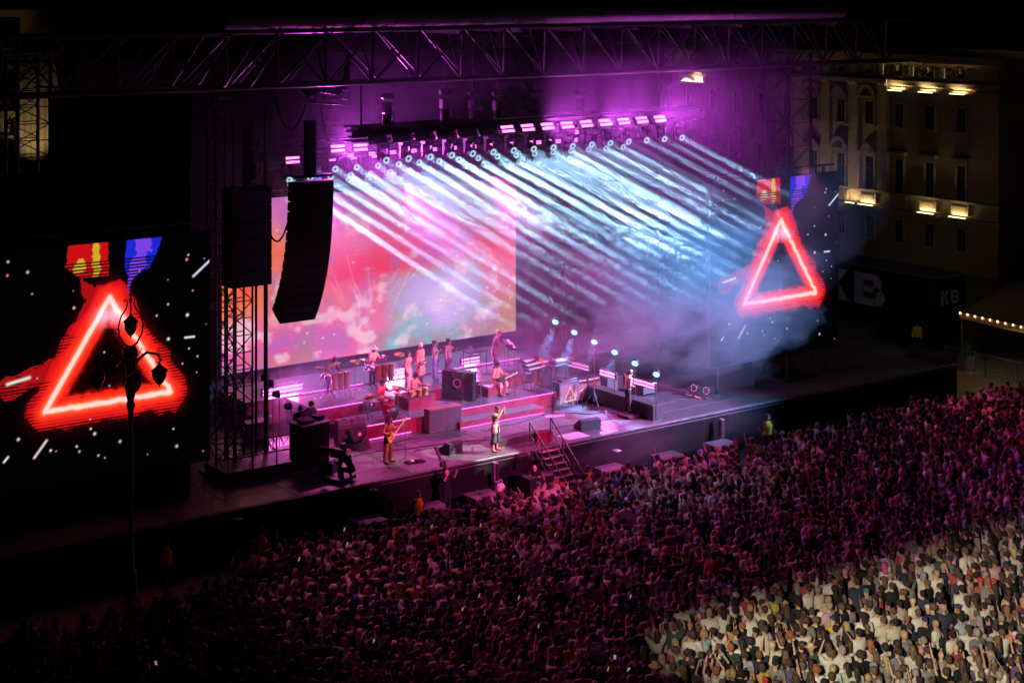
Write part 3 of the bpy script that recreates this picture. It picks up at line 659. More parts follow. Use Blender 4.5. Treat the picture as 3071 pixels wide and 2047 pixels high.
for px_, py_, w_, pw_ in ((1821, 1121, .8, 140), (1930, 1150, 1.1, 190)):
    p = at(px_, py_, x=9.55); area('floor_strobe_light', p, (-1, 0, .04), w_, .2, (1.0, .14, .72), pw_, 165, (0, -1, 0))
# front washes: bare lamps added over the square; the blue one colours the smoke
spot('added_wash_light', (-2, -50, 25), (.5, 4.2, SZ+.5), 11.5, (1.0, .08, .40), 210000, .7, .2)
spot('added_wash_light', (22, -48, 25), (5.5, 4.6, SZ+.6), 12.0, (1.0, .08, .40), 210000, .7, .2)
spot('added_wash_light', (34, -40, 25), (10.5, 3.0, SZ+.4), 8.5, (1.0, .22, .66), 330000, .7, .2)
spot('added_wash_light', (44, -34, 25), (12.4, 1.0, 6.0), 14.5, (.18, .48, 1.0), 850000, 1.0, .2)
for x_ in (1.0, 7.0): spot('added_wash_light', (x_, 13.7, 12.2), (x_+.2, 9.2, LB), 44, (.16, .20, 1.0), 9000, .9, .15)  # blue washes without fixtures, added to tint the back risers
for x_ in (.5, 5.4, 10.4): spot('added_back_wash', (x_, 12.9, 11.0), (x_, 3.0, SZ), 58, (1.0, .09, .58), 8000, .8, .12)  # added without fixtures to brighten the stage floor
# follow spots on the bassist and the singer, thrown from the far side of the square
spot('follow_spot_light', (22, -17, 25), (-2.42, 2.15, SZ+.35), 3.1, (.98, 1.0, .95), 80000, .12, .10)
spot('follow_spot_light', (25, -18, 25), (1.45, .55, SZ+.55), 3.5, (.98, 1.0, .96), 230000, .12, .10)
# bare washes added above the side screens to tint the audience
spot('audience_light', (-13.0, 1.7, 12.0), (-5, -14, 1.5), 62, (1.0, .14, .48), 5000, .9, .15)
spot('audience_light', (23.0, 1.5, 12.0), (23, -8, 1.5), 66, (1.0, .07, .28), 4000, .9, .15)
spot('audience_light', (20.0, 1.6, 12.0), (9, -12, 1.5), 50, (1.0, .20, .55), 2900, .9, .15)
spot('audience_light', (-11.8, -2.5, 15.0), (5.2, -6.4, 1.5), 17, (.60, .58, 1.0), 5000, .95, .1)
# flood light on the building behind the camera; unseen flaps added to cut its pool on the crowd
t = thing('flood_light', FLOOD, 0, 'white flood light with added cutting flaps on the building behind the viewer', 'flood light')
MB().box((-.5, -.35, 0), (.6, .5, .6), None, .05).build('housing', BLACK, t)
fl = spot('flood_bulb', FLOOD, (12, -27, 1.6), 62, (1.0, .90, .62), 195000, .6, .025)
def cut_flap(P1, P2, out):
    e1 = (Vector(P1)-FLOOD)*.03; e2 = (Vector(P2)-FLOOD)*.03; w = Vector(out).normalized()*5.0
    n = (e2-e1).cross(w).normalized()*.01
    vs = [e1, e2, e2+w, e1+w]; vs = vs+[v+n for v in vs]
    MB().add(vs, [(3, 2, 1, 0), (4, 5, 6, 7), (0, 1, 5, 4), (1, 2, 6, 5), (2, 3, 7, 6), (3, 0, 4, 7)]).build('added_cut_flap', BLACK, t)
cut_flap((-60, -17.2, 1.65), (90, -17.2, 1.65), (-.40, .90, .25)); cut_flap((-5.6, -60, 1.65), (-5.6, 20, 1.65), (-.35, .0, -.95))

# ------------------------------------------------------------------ people
SKINM = objcol('skin', .55, .4, 14, .12); WEAR = objcol('woven_cloth', .85, .15, 7, .28); HAIRM = objcol('hair', .6, .4, 30, .5)
SCR = bpy.data.scenes.new('scratch'); SCR_VL = SCR.view_layers[0]
def remesh(name, pcs, vox, m, dec=None, smooth=2):
    b = MB()
    for k in pcs:
        if k[0] == 'c':
            _, p0, p1, r0, r1 = k; p0, p1 = Vector(p0), Vector(p1); d = (p1-p0); L_ = d.length
            if L_ < 1e-5: d = Vector((0, 0, 1)); L_ = 1e-3
            mt = basis(d); prof = [(r0*math.sin(a), -r0*math.cos(a)) for a in (.15, .7, 1.2)]+[(r0*.9+r1*.1, L_*.1), (r1, L_)]+[(r1*math.sin(a), L_+r1*math.cos(a)) for a in (1.2, .7, .15)]
            b.lathe(prof, 10, p0, mt)
        else: b.ell(k[1], k[2], k[3] if len(k) > 3 else None, 14, 9)
    me = b.mesh('tmp', m); o = bpy.data.objects.new('tmp', me); SCR.collection.objects.link(o)
    r = o.modifiers.new('r', 'REMESH'); r.mode = 'VOXEL'; r.voxel_size = vox; r.use_smooth_shade = True
    if smooth: q_ = o.modifiers.new('s', 'SMOOTH'); q_.factor = .5; q_.iterations = smooth
    if dec: q_ = o.modifiers.new('d', 'DECIMATE'); q_.ratio = dec
    SCR_VL.update(); dg = SCR_VL.depsgraph; out = bpy.data.meshes.new_from_object(o.evaluated_get(dg)); out.name = name
    if not out.materials: out.materials.append(m)
    bpy.data.objects.remove(o); bpy.data.meshes.remove(me); return out
def joints(P):
    k = P.get('h', 1.75)/1.75
    hipz = P.get('pelvis', .95*k)
    pel = Vector((0, 0, hipz)); R_ = Matrix.Rotation(math.radians(P.get('twist', 0)), 3, 'Z') @ Matrix.Rotation(math.radians(P.get('lean', 0)), 3, 'X') @ Matrix.Rotation(math.radians(P.get('side', 0)), 3, 'Y')
    J = dict(pel=pel, k=k, R=R_)
    for n, v in dict(waist=(0, 0, .15), chest=(0, .0, .36), neck=(0, .01, .54), base=(0, 0, .60)).items(): J[n] = pel+R_ @ (Vector(v)*k)
    pi_, ya = P.get('head', (0, 0)); H = R_ @ Matrix.Rotation(math.radians(ya), 3, 'Z') @ Matrix.Rotation(math.radians(pi_), 3, 'X'); J['H'] = H
    J['head'] = J['base']+H @ (Vector((0, -.015, .10))*k)
    for s_, n in ((1, 'L'), (-1, 'R')):
        sh = pel+R_ @ (Vector((s_*.185, .0, .475))*k); J['sh'+n] = sh
        e, w = P.get('arm'+n, ((s_*.05, .03, -.28), (s_*.01, -.09, -.24)))
        J['el'+n] = sh+R_ @ (Vector(e)*k); J['wr'+n] = J['el'+n]+R_ @ (Vector(w)*k)
        hp = pel+Vector((s_*.092, 0, -.04))*k; J['hp'+n] = hp
        kn, an = P.get('leg'+n, ((s_*.02, -.025, -.42), (s_*.0, .035, -.41)))
        J['kn'+n] = hp+Vector(kn)*k; J['an'+n] = J['kn'+n]+Vector(an)*k
        J['toe'+n] = J['an'+n]+Vector(P.get('toe'+n, (s_*.03, -.17, -.045)))*k
    return J
def body_pieces(P, J, fingers=True):
    k, R_, H = J['k'], J['R'], J['H']; g = P.get('girth', 1.0); kh = k*P.get('hd', 1.06)
    o = [('e', J['pel'], (.155*k*g, .115*k*g, .13*k), R_), ('e', J['waist'], (.135*k*g, .10*k*g, .16*k), R_), ('e', J['chest'], (.165*k*g, .115*k*g, .19*k), R_),
         ('c', J['shL'], J['shR'], .058*k, .058*k), ('c', J['neck'], J['base'], .058*k, .052*k),
         ('e', J['head'], (.076*kh, .095*kh, .115*kh), H), ('e', J['head']+H @ (Vector((0, -.03, -.055))*kh), (.058*kh, .06*kh, .06*kh), H),
         ('c', J['head']+H @ (Vector((0, -.085, .01))*kh), J['head']+H @ (Vector((0, -.112, -.022))*kh), .012*kh, .017*kh)]
    for s_ in (1, -1): o.append(('e', J['head']+H @ (Vector((s_*.078, .008, -.01))*kh), (.012*kh, .026*kh, .033*kh), H))
    for s_, n in ((1, 'L'), (-1, 'R')):
        o += [('c', J['sh'+n], J['el'+n], .052*k*g, .039*k), ('c', J['el'+n], J['wr'+n], .040*k, .028*k), ('c', J['hp'+n], J['kn'+n], .082*k*g, .054*k), ('c', J['kn'+n], J['an'+n], .056*k, .038*k),
              ('c', J['an'+n], J['toe'+n], .042*k, .034*k)]
        f = (J['wr'+n]-J['el'+n]).normalized(); sd = R_ @ Vector((0, 1, 0)); sd = (sd-f*sd.dot(f)).normalized(); nn = f.cross(sd)
        pm_ = J['wr'+n]+f*.05*k; o.append(('e', pm_, (.017*k, .042*k, .052*k), Matrix((nn, sd, f)).transposed()))
        if fingers:
            for j, (off, ln) in enumerate(((-.033, .065), (-.011, .078), (.011, .074), (.032, .058))):
                a = pm_+f*.035*k+sd*off*k; b_ = a+(f*.55*ln+sd*off*.25+nn*s_*.006)*k; c_ = b_+(f*.45*ln-nn*s_*.02)*k
                o += [('c', a, b_, .0105*k, .0098*k), ('c', b_, c_, .0098*k, .0085*k)]
            a = pm_-f*.02*k-sd*.035*k; o.append(('c', a, a+(f*.045-sd*.035)*k, .0125*k, .0105*k))
    return o
def wear_pieces(P, J, kind, infl=.016):
    k, R_ = J['k'], J['R']; g = P.get('girth', 1.0); o = []
    if kind in ('tee', 'long', 'coat', 'vest'):
        o = [('e', J['pel']+R_ @ Vector((0, 0, .05*k)), (.158*k*g+infl, .12*k*g+infl, .13*k), R_), ('e', J['waist'], (.142*k*g+infl, .107*k*g+infl, .17*k), R_), ('e', J['chest'], (.17*k*g+infl, .122*k*g+infl, .20*k), R_)]
        if kind != 'vest': o.append(('c', J['shL'], J['shR'], .060*k+infl, .060*k+infl))
        for n in 'LR':
            if kind == 'vest': o.append(('c', J['sh'+n].lerp(J['neck'], .35), J['chest'], .06*k, .06*k)); continue
            e = J['sh'+n].lerp(J['el'+n], .62 if kind == 'tee' else 1.0); o.append(('c', J['sh'+n], e, .056*k*g+infl, .05*k+infl))
            if kind in ('long', 'coat'): o.append(('c', J['el'+n], J['el'+n].lerp(J['wr'+n], .93), .045*k+infl, .036*k+infl))
        if kind == 'coat':
            for n in 'LR': o.append(('c', J['hp'+n]+Vector((0, 0, .05)), J['hp'+n].lerp(J['kn'+n], P.get('coat', .9)), .12*k, .135*k))
            o.append(('c', J['pel'], J['knL'].lerp(J['knR'], .5).lerp(J['pel'], 1-P.get('coat', .9)), .12*k, .13*k))
    if kind in ('trousers', 'wide', 'shorts', 'skirt'):
        o = [('e', J['pel']-Vector((0, 0, .02)), (.158*k*g+infl, .12*k*g+infl, .125*k), R_)]
        w = 1.45 if kind in ('wide', 'shorts') else 1.0
        for n in 'LR':
            o.append(('c', J['hp'+n], J['kn'+n], .085*k*g+infl, .062*k*w+infl))
            if kind in ('trousers', 'wide'): o.append(('c', J['kn'+n], J['kn'+n].lerp(J['an'+n], .93), .06*k*w+infl*.5, .052*k*w+infl*.5))
            if kind == 'shorts': o.append(('c', J['kn'+n], J['kn'+n].lerp(J['an'+n], .2), .066*k*w+infl, .072*k*w+infl))
        if kind == 'skirt': o.append(('c', J['pel']-Vector((0, 0, .05)), (J['anL']+J['anR'])/2+Vector((0, 0, .12)), .17*k, .21*k))
    if kind == 'shoes':
        for n in 'LR': o += [('c', J['an'+n]+Vector((0, .02, .04)), J['an'+n]+Vector((0, .02, -.03)), .052*k, .05*k), ('c', J['an'+n]+Vector((0, .01, -.04)), J['toe'+n], .046*k, .042*k)]
    return o
def hair_pieces(P, J, style):
    k, H, c = J['k']*P.get('hd', 1.06), J['H'], J['head']; q_ = lambda x, y, z: c+H @ (Vector((x, y, z))*k)
    cap_ = ('e', q_(0, .018, .028), (.094*k, .112*k, .108*k), H)
    if style == 'short': return [cap_, ('e', q_(0, .045, -.02), (.084*k, .075*k, .078*k), H)]
    if style == 'curly': return [('e', q_(0, .02, .04), (.10*k, .115*k, .115*k), H)]+[('e', q_(.085*math.cos(a), .03+.08*math.sin(a), .05+.05*math.sin(2*a)), (.045*k,)*3, H) for a in np.linspace(-.3, 3.4, 7)]
    if style == 'long': return [cap_, ('c', q_(-.03, .06, -.02), q_(-.04, .09, -.27), .068*k, .055*k), ('c', q_(.03, .06, -.02), q_(.04, .09, -.27), .068*k, .055*k), ('c', q_(0, .07, -.05), q_(0, .10, -.31), .06*k, .045*k)]
    if style == 'bun': return [cap_, ('e', q_(0, .045, -.02), (.072*k, .065*k, .07*k), H), ('e', q_(0, .10, .09), (.048*k,)*3, H)]
    if style == 'cap': return [('e', q_(0, .012, .045), (.09*k, .108*k, .085*k), H), ('e', q_(0, -.115, .05), (.068*k, .075*k, .013*k), H @ Matrix.Rotation(.15, 3, 'X'))]
    if style == 'backcap': return [('e', q_(0, .012, .045), (.09*k, .108*k, .085*k), H), ('e', q_(0, .13, .025), (.062*k, .06*k, .013*k), H)]
    if style == 'hat': return [('e', q_(0, .01, .07), (.088*k, .10*k, .085*k), H), ('e', q_(0, .01, .045), (.17*k, .19*k, .014*k), H)]
    if style == 'beanie': return [('e', q_(0, .015, .045), (.092*k, .108*k, .10*k), H)]
    if style == 'dreads':
        r = random.Random(3); o = [cap_]
        for i in range(26):
            a = -2.4+4.8*i/25+PI/2; x_, y_ = .085*math.cos(a), .09*math.sin(a)+.01
            o.append(('c', q_(x_, y_, .06), q_(x_*1.5+r.uniform(-.02, .02), y_*1.35+(.0 if y_ > 0 else -.03), -.16), .017*k, .016*k)); o.append(('c', q_(x_*1.5, y_*1.35, -.14), q_(x_*1.7+r.uniform(-.03, .03), y_*1.5, -.30-r.uniform(0, .16)), .016*k, .011*k))
        return o
    return []
EYEM = mat('dark_eye', (.02, .015, .012), .3); LIPM = mat('lips', (.30, .09, .08), .5)
def person(loc, rz, label, P, skin, wears, hair, group=None, vox=.016, face=True, cat='person', name='person'):
    """wears: list of (part name, kind, colour); hair: (style, colour). The body is one continuous mesh; clothing and hair are its parts."""
    J = joints(P); b = link(name, remesh('body', body_pieces(P, J), min(vox, .013), SKINM)); b.location = loc; b.rotation_euler = (0, 0, rz); b.color = (*skin, 1)
    tag(b, label, cat, group)
    for nm, kind, col in wears:
        o = link(nm, remesh(nm, wear_pieces(P, J, kind, .03 if kind == 'vest' else .016), vox, WEAR), b); o.color = (*col, 1)
    if hair and hair[0]:
        o = link('hat' if hair[0] in ('hat', 'cap', 'backcap', 'beanie') else 'hair', remesh('hair', hair_pieces(P, J, hair[0]), .012 if hair[0] != 'short' else .016, HAIRM if hair[0] not in ('hat', 'cap', 'backcap', 'beanie') else WEAR), b); o.color = (*hair[1], 1)
    if face:
        H, c, k = J['H'], J['head'], J['k']
        for s_ in (-1, 1): MB().ell(c+H @ (Vector((s_*.03, -.087, .018))*k), (.013, .008, .008), H, 8, 5).build('eye', EYEM, b)
        MB().ell(c+H @ (Vector((0, -.092, -.055))*k), (.026, .01, .008), H, 8, 5).build('mouth', LIPM, b)
    return b, J
SK1, SK2, SK3 = (.55, .34, .25), (.30, .16, .10), (.16, .085, .055)
DARKH, BROWNH = (.015, .012, .01), (.06, .035, .02)
REDC, CORAL = (.50, .10, .07), (.55, .20, .16)

# ------------------------------------------------------------------ the band
# singer: hands joined and raised beside his bowed head
sg, Js = person((1.55, .38, SZ+.06), math.radians(28), 'singer in a green cap and open khaki shirt clapping at the stage edge',
    dict(h=1.78, coat=.28, lean=4, head=(20, -8), armR=((-.09, -.21, -.03), (.19, -.07, .25)), armL=((.10, -.19, .02), (-.15, -.07, .24)), legR=((-.05, -.02, -.42), (-.03, .03, -.41)), legL=((.06, -.03, -.42), (.02, .04, -.41))),
    SK1, [('shirt', 'coat', (.32, .31, .22)), ('shorts', 'shorts', (.045, .085, .075)), ('boot', 'shoes', (.20, .12, .04))], ('backcap', (.07, .17, .13)))
TEEM = bpy.data.materials.new('striped_tee'); TEEM.use_nodes = True; N = TEEM.node_tree.nodes; L = TEEM.node_tree.links
tc = N.new('ShaderNodeTexCoord'); wv = N.new('ShaderNodeTexWave'); wv.bands_direction = 'Z'; wv.inputs['Scale'].default_value = 5.2; wv.inputs['Distortion'].default_value = 2.5
cr = N.new('ShaderNodeValToRGB'); cr.color_ramp.elements[0].position = .62; cr.color_ramp.elements[1].position = .68; cr.color_ramp.elements[0].color = (.012, .013, .015, 1); cr.color_ramp.elements[1].color = (.65, .65, .6, 1)
L.new(tc.outputs['Object'], wv.inputs[0]); L.new(wv.outputs[0], cr.inputs[0]); L.new(cr.outputs[0], N['Principled BSDF'].inputs['Base Color'])
MB().ell((0.0, -.065, 1.27), (.095, .098, .27), None, 14, 10).build('striped_tee', TEEM, sg)
MB().ell((0.01, -.075, .86), (.075, .10, .24), None, 12, 8).build('shirt_tail', mat('dark_apron', (.012, .014, .014), .8), sg)
# bassist with dreadlocks
ba, Jb = person((-2.55, 1.72, SZ), math.radians(22), 'bassist with long dreadlocks in red and yellow clothes at a microphone',
    dict(h=1.82, lean=3, head=(6, 8), armR=((-.09, .02, -.27), (.17, -.15, -.06)), armL=((.12, -.03, -.22), (.14, -.16, .10)), legR=((-.05, -.02, -.42), (-.02, .03, -.41)), legL=((.05, -.03, -.42), (.0, .04, -.41))),
    SK2, [('top', 'vest', (.22, .04, .03)), ('trousers', 'wide', (.13, .045, .032)), ('shoe', 'shoes', (.04, .03, .03))], ('dreads', (.06, .05, .045)))
MB().ell((0, -.075, 1.33), (.07, .075, .13), None, 12, 8).build('shirt_front', mat('yellow_print', (.62, .50, .10), .8, 0, .5, 20), ba)
def guitar(loc, rz, tilt, label, bodycol, bass=False, parent=None):
    t = thing('bass_guitar' if bass else 'electric_guitar', loc, rz, label, 'guitar')
    L_ = 1.15 if bass else .98; R_ = Matrix.Rotation(tilt, 4, 'Y')
    pts = []
    for i in range(28):
        a = 2*PI*i/28; r = .155+.03*math.cos(2*a)-.028*math.cos(4*a)+.012*math.sin(3*a); pts.append((r*1.22*math.cos(a), r*math.sin(a)))
    b = MB().prism(pts, (0, .022, 0), (1, 0, 0), (0, 0, 1), (0, -.044, 0)).build('body', mat('guitar_'+str(bodycol), bodycol, .2, 0, .3, 4), t, R_)
    nk = MB().b2((.12, -.042, -.026), (L_-.2, -.022, .026)).build('neck', mat('maple_neck', (.45, .28, .12), .4), t, R_)
    hd = MB().prism([(0, -.03), (.2, -.045), (.22, .01), (.17, .05), (0, .03)], (L_-.2, -.022, 0), (1, 0, 0), (0, 0, 1), (0, -.016, 0)).build('headstock', MATS['maple_neck'], t, R_)
    for i in range(4): MB().cyl((L_-.16+.045*i, -.03, .05), (L_-.16+.045*i, -.03, .085), .008, .012, 6).build('tuning_peg', CHROME, hd)
    MB().b2((-.02, -.034, -.045), (.0, -.024, .045)).b2((.06, -.034, -.045), (.085, -.024, .045)).build('pickup', BLACK, b)
    MB().b2((-.1, -.036, -.035), (-.075, -.024, .035)).build('bridge', CHROME, b)
    return t
guitar((-2.60, 1.42, SZ+1.02), math.radians(22), math.radians(-30), 'sunburst bass guitar held by the dreadlocked bassist', (.42, .17, .035), True)
# guitarist on the right, turned to the right
gt, Jg = person((9.5, 1.78, SZ+.14), math.radians(78), 'guitarist in a patterned jacket playing on a low platform at the right',
    dict(h=1.76, lean=8, head=(24, 0), armR=((-.07, .02, -.27), (.14, -.20, -.05)), armL=((.10, -.06, -.22), (.12, -.20, .10)), legR=((-.05, -.02, -.42), (-.02, .03, -.41)), legL=((.06, -.06, -.42), (.02, .07, -.41))),
    SK1, [('jacket', 'long', (.48, .42, .30)), ('trousers', 'trousers', (.04, .04, .045)), ('shoe', 'shoes', (.03, .03, .03))], ('short', BROWNH))
guitar((9.78, 1.74, SZ+1.12), math.radians(78), math.radians(-24), 'dark electric guitar held by the guitarist on the right', (.10, .02, .02))
t = thing('guitar_platform', (9.75, 1.45, SZ), math.radians(0), 'low black platform with pedals under the right hand guitarist', 'platform')
MB().b2((-.75, -.35, 0), (.75, .45, .14), .02).build('deck', PLY, t)
for i in range(5): MB().box((.1+.14*i, -.15, .17), (.1, .13, .05), None, .01).build('effect_pedal', [ALU, REDP, WHITE, BLACK, BRASS][i], t)
# drummer
person((-.05, 6.25, LA), math.radians(12), 'drummer in a red patterned shirt seated behind the drum kit', dict(h=1.76, pelvis=.58, lean=6, head=(4, 30), armR=((-.10, -.10, -.24), (.0, -.24, .05)), armL=((.12, -.12, -.18), (.10, -.22, .14)), legR=((-.12, -.38, -.05), (-.02, -.04, -.42)), legL=((.12, -.38, -.05), (.02, -.04, -.42))),
    SK2, [('shirt', 'tee', (.52, .10, .08)), ('trousers', 'trousers', (.05, .03, .03))], ('short', DARKH))
def drum(name, par, c, r, h, m, tilt=(0, 0), axis=None):
    R_ = Euler((tilt[0], tilt[1], 0)).to_matrix(); d = MB().lathe([(0, -h/2), (r, -h/2), (r*1.03, -h/2+.02), (r, -h/2+.03), (r, h/2-.03), (r*1.03, h/2-.02), (r, h/2-.001), (0, h/2-.001)], 18, (0, 0, 0), R_).build(name, m, par, Matrix.Translation(c))
    MB().lathe([(0, h/2), (r*.97, h/2), (r*.97, h/2+.004), (0, h/2+.006)], 18, (0, 0, 0), R_).build('drum_head', mat('drum_skin', (.28, .25, .23), .6), d)
    return d
def cymbal(par, c, r, tilt=(0, 0), hgt=None, z0=0):
    R_ = Euler((tilt[0], tilt[1], 0)).to_matrix()
    o = MB().lathe([(0, .03), (r*.12, .022), (r*.16, .008), (r, -.012), (r, -.017), (r*.16, .001), (0, .01)], 20, (0, 0, 0), R_).build('cymbal', BRASS, par, Matrix.Translation(c))
    s_ = MB().cyl((c[0], c[1], .0), (c[0], c[1], c[2]), .013, .011, 6)
    for a in (0, 2.1, 4.2): s_.cyl((c[0], c[1], .28), (c[0]+.26*math.cos(a), c[1]+.26*math.sin(a), .01), .01, .01, 5)
    s_.build('cymbal_stand', CHROME, par); return o
DRUMM = mat('red_sparkle_shell', (.30, .04, .05), .25, .3, .5, 40)
t = thing('drum_kit', (-.25, 5.45, LA), math.radians(12), 'red drum kit with bronze cymbals on the left of the low riser', 'drum kit')
bd = MB().lathe([(0, -.2), (.275, -.2), (.29, -.18), (.28, -.16), (.28, .16), (.29, .18), (.275, .2), (0, .2)], 22, (0, 0, 0), Matrix.Rotation(PI/2, 3, 'X')).build('bass_drum', DRUMM, t, Matrix.Translation((.05, -.15, .29)))
MB().lathe([(0, .2), (.27, .2), (.27, .205), (0, .207)], 22, (0, 0, 0), Matrix.Rotation(PI/2, 3, 'X')).build('drum_head', mat('black_drum_head', (.025, .02, .022), .4), bd)
drum('tom', t, (-.15, .0, .70), .15, .2, DRUMM, (.3, 0)); drum('tom', t, (.22, .0, .70), .16, .22, DRUMM, (.3, 0)); drum('floor_tom', t, (.52, .35, .40), .2, .38, DRUMM, (.05, 0)); drum('snare_drum', t, (-.32, .35, .60), .18, .14, CHROME, (.1, 0))
for c, r in (((-.75, .1, 1.02), .24), ((.55, -.1, 1.12), .25), ((.85, .25, 1.05), .27), ((-.45, -.28, .98), .22), ((.28, -.35, 1.0), .2)): cymbal(t, c, r, (random.uniform(.05, .3), random.uniform(-.2, .2)))
cymbal(t, (-.68, .45, .86), .18); cymbal(t, (-.68, .45, .89), .18)
# tabla player on a red box
t = thing('red_box_podium', (1.0, 5.75, LA), 0, 'red box podium on the riser under the seated tabla player', 'podium')
MB().b2((0, 0, 0), (1.35, 1.05, .5), .01).build('box', REDP, t); MB().b2((-.02, -.02, .5), (1.37, 1.07, .53)).build('rug', mat('dark_rug', (.05, .012, .02), .95, 0, .5, 20), t)
person((1.55, 6.3, LA+.53), math.radians(25), 'percussionist in red sitting cross legged among tabla drums on the red box', dict(h=1.72, pelvis=.13, lean=10, head=(20, 25), armR=((-.10, -.12, -.22), (.06, -.22, -.02)), armL=((.12, -.16, -.18), (.06, -.2, .04)), legR=((-.34, -.16, .02), (.34, -.10, -.02)), legL=((.34, -.16, .02), (-.32, -.14, -.02)), toeL=(-.10, -.04, 0), toeR=(.10, -.04, 0)),
    SK2, [('shirt', 'tee', (.55, .12, .08)), ('trousers', 'wide', (.45, .28, .05))], ('curly', DARKH))
for c, r, h, lab in (((1.25, 5.98, LA+.53), .12, .24, 'small dark tabla drum at the left knee of the seated percussionist'), ((1.62, 5.9, LA+.53), .11, .26, 'small tabla drum in front of the seated percussionist'), ((1.95, 5.98, LA+.53), .14, .30, 'rope striped tabla drum on the right of the red box')):
    o = thing('tabla_drum', c, 0, lab, 'drum'); drum('shell', o, (0, 0, h/2), r, h, BRASS if 'rope' in lab else WOOD)
# percussion stations on the upper riser
def perc_station(loc, rz, label):
    t = thing('percussion_set', loc, rz, label, 'percussion set', 'percussion sets')
    for x_, r in ((-.22, .14), (.1, .15), (.42, .16)):
        MB().lathe([(r*.75, .35), (r*.95, .6), (r*1.05, .85), (r*.98, 1.02), (r*1.02, 1.03), (r*.98, 1.04), (0, 1.05)], 14, (x_, 0, 0)).build('conga', WOOD, t)
    s_ = MB()
    for x_ in (-.3, 0, .3, .55):
        s_.cyl((x_, 0, 0), (x_, 0, .5), .015, .015, 5)
        for a in (.5, 2.6, 4.7): s_.cyl((x_, 0, .25), (x_+.2*math.cos(a), .2*math.sin(a), .01), .01, .01, 5)
    s_.build('conga_stand', CHROME, t)
    drum('timbale', t, (-.62, -.1, .98), .16, .16, CHROME, (.2, 0)); drum('timbale', t, (-.58, .25, .96), .15, .16, CHROME, (.2, .1))
    cymbal(t, (-.85, .1, 1.35), .22, (.15, .1)); cymbal(t, (.75, -.15, 1.42), .24, (.2, -.1)); cymbal(t, (.4, .45, 1.3), .18, (.1, .2))
    for k in range(7): MB().cyl((-.1+.03*k, -.25, 1.45), (-.1+.03*k, -.25, 1.28-.012*k), .006, .006, 5).build('chime', CHROME, t)
    MB().cyl((-.15, -.25, 1.46), (.15, -.25, 1.46), .012, .012, 6).cyl((0, -.25, 0), (0, -.25, 1.46), .01, .01, 5).build('chime_bar', BLACK, t)
    return t
perc_station((-.95, 8.15, LB), .1, 'conga and cymbal set at the far left of the upper riser in blue smoke')
perc_station((1.35, 8.35, LB), .0, 'conga and cymbal set beside the backing singers')
person((-1.05, 8.72, LB), math.radians(10), 'hooded percussionist bent over drums at the left, half hidden in smoke', dict(h=1.74, lean=24, head=(22, 0), armR=((-.1, -.14, -.22), (.02, -.22, -.05)), armL=((.1, -.14, -.22), (-.02, -.22, -.05))), SK2, [('hoodie', 'long', (.20, .12, .10)), ('trousers', 'trousers', (.06, .05, .06))], ('beanie', (.10, .08, .10)))
person((1.2, 8.95, LB), math.radians(14), 'percussionist in a pale flat hat behind congas and chimes', dict(h=1.74, lean=6, head=(10, 10), armR=((-.1, -.12, -.22), (.02, -.24, .04)), armL=((.1, -.14, -.22), (-.02, -.22, .08))), SK3, [('shirt', 'long', (.45, .22, .14)), ('trousers', 'trousers', (.06, .05, .06))], ('hat', (.55, .45, .35)))
# four backing singers
AMIC = ((-.10, -.08, -.24), (.10, -.20, .18)); MICL = ((.10, -.06, -.25), (-.12, -.20, .16))
BS = [((2.0, 7.35), 30, dict(h=1.70, head=(-6, 40)), 'backing singer with very long dark hair in a red jacket, leftmost of the four', SK2, [('jacket', 'coat', (.45, .16, .14)), ('trousers', 'wide', (.40, .24, .20))], ('long', DARKH), .35, MICL),
      ((2.95, 7.85), 24, dict(h=1.82, girth=1.22, head=(0, 20)), 'broad bearded backing singer in a long red coat and pale beanie', SK3, [('coat', 'coat', (.52, .15, .10)), ('trousers', 'trousers', (.10, .07, .08))], ('beanie', (.60, .40, .36)), .85, None),
      ((4.1, 8.45), 34, dict(h=1.68, head=(-4, 20)), 'backing singer in a brown jacket and wide blue trousers, third of the four', SK2, [('jacket', 'long', (.24, .15, .14)), ('trousers', 'wide', (.10, .12, .20))], ('bun', DARKH), .5, AMIC),
      ((4.7, 8.25), 16, dict(h=1.72, head=(-4, 10)), 'backing singer with hair up and a long dark skirt, rightmost of the four', SK2, [('jacket', 'long', (.26, .12, .11)), ('skirt', 'skirt', (.10, .08, .12))], ('bun', DARKH), .5, MICL)]
for i, ((x_, y_), rz, P, lab, sk, we, ha, coat, arm) in enumerate(BS):
    P['coat'] = coat
    if arm is AMIC: P['armR'] = AMIC
    if arm is MICL: P['armL'] = MICL
    b, J = person((x_, y_, LB), math.radians(rz), lab, P, sk, we, ha)
    if arm is None: MB().ell((-.17, -.16, 1.02), (.12, .07, .10), None, 10, 7).build('hip_bag', mat('brown_leather', (.10, .05, .03), .6), b)
    else:
        w = J['wrL' if arm is MICL else 'wrR']; hd = J['head']
        o = MB().cyl((0, 0, 0), (hd-w)*.55, .015, .02, 8).ell((hd-w)*.62, (.028, .028, .03), None, 8, 6).build('microphone', BLACK)
        o.location = Vector((x_, y_, LB))+Matrix.Rotation(math.radians(rz), 3, 'Z') @ w; o.rotation_euler = (0, 0, math.radians(rz)); tag(o, 'hand microphone of ' + ['the long haired singer', '', 'the third backing singer', 'the rightmost backing singer'][i], 'microphone')
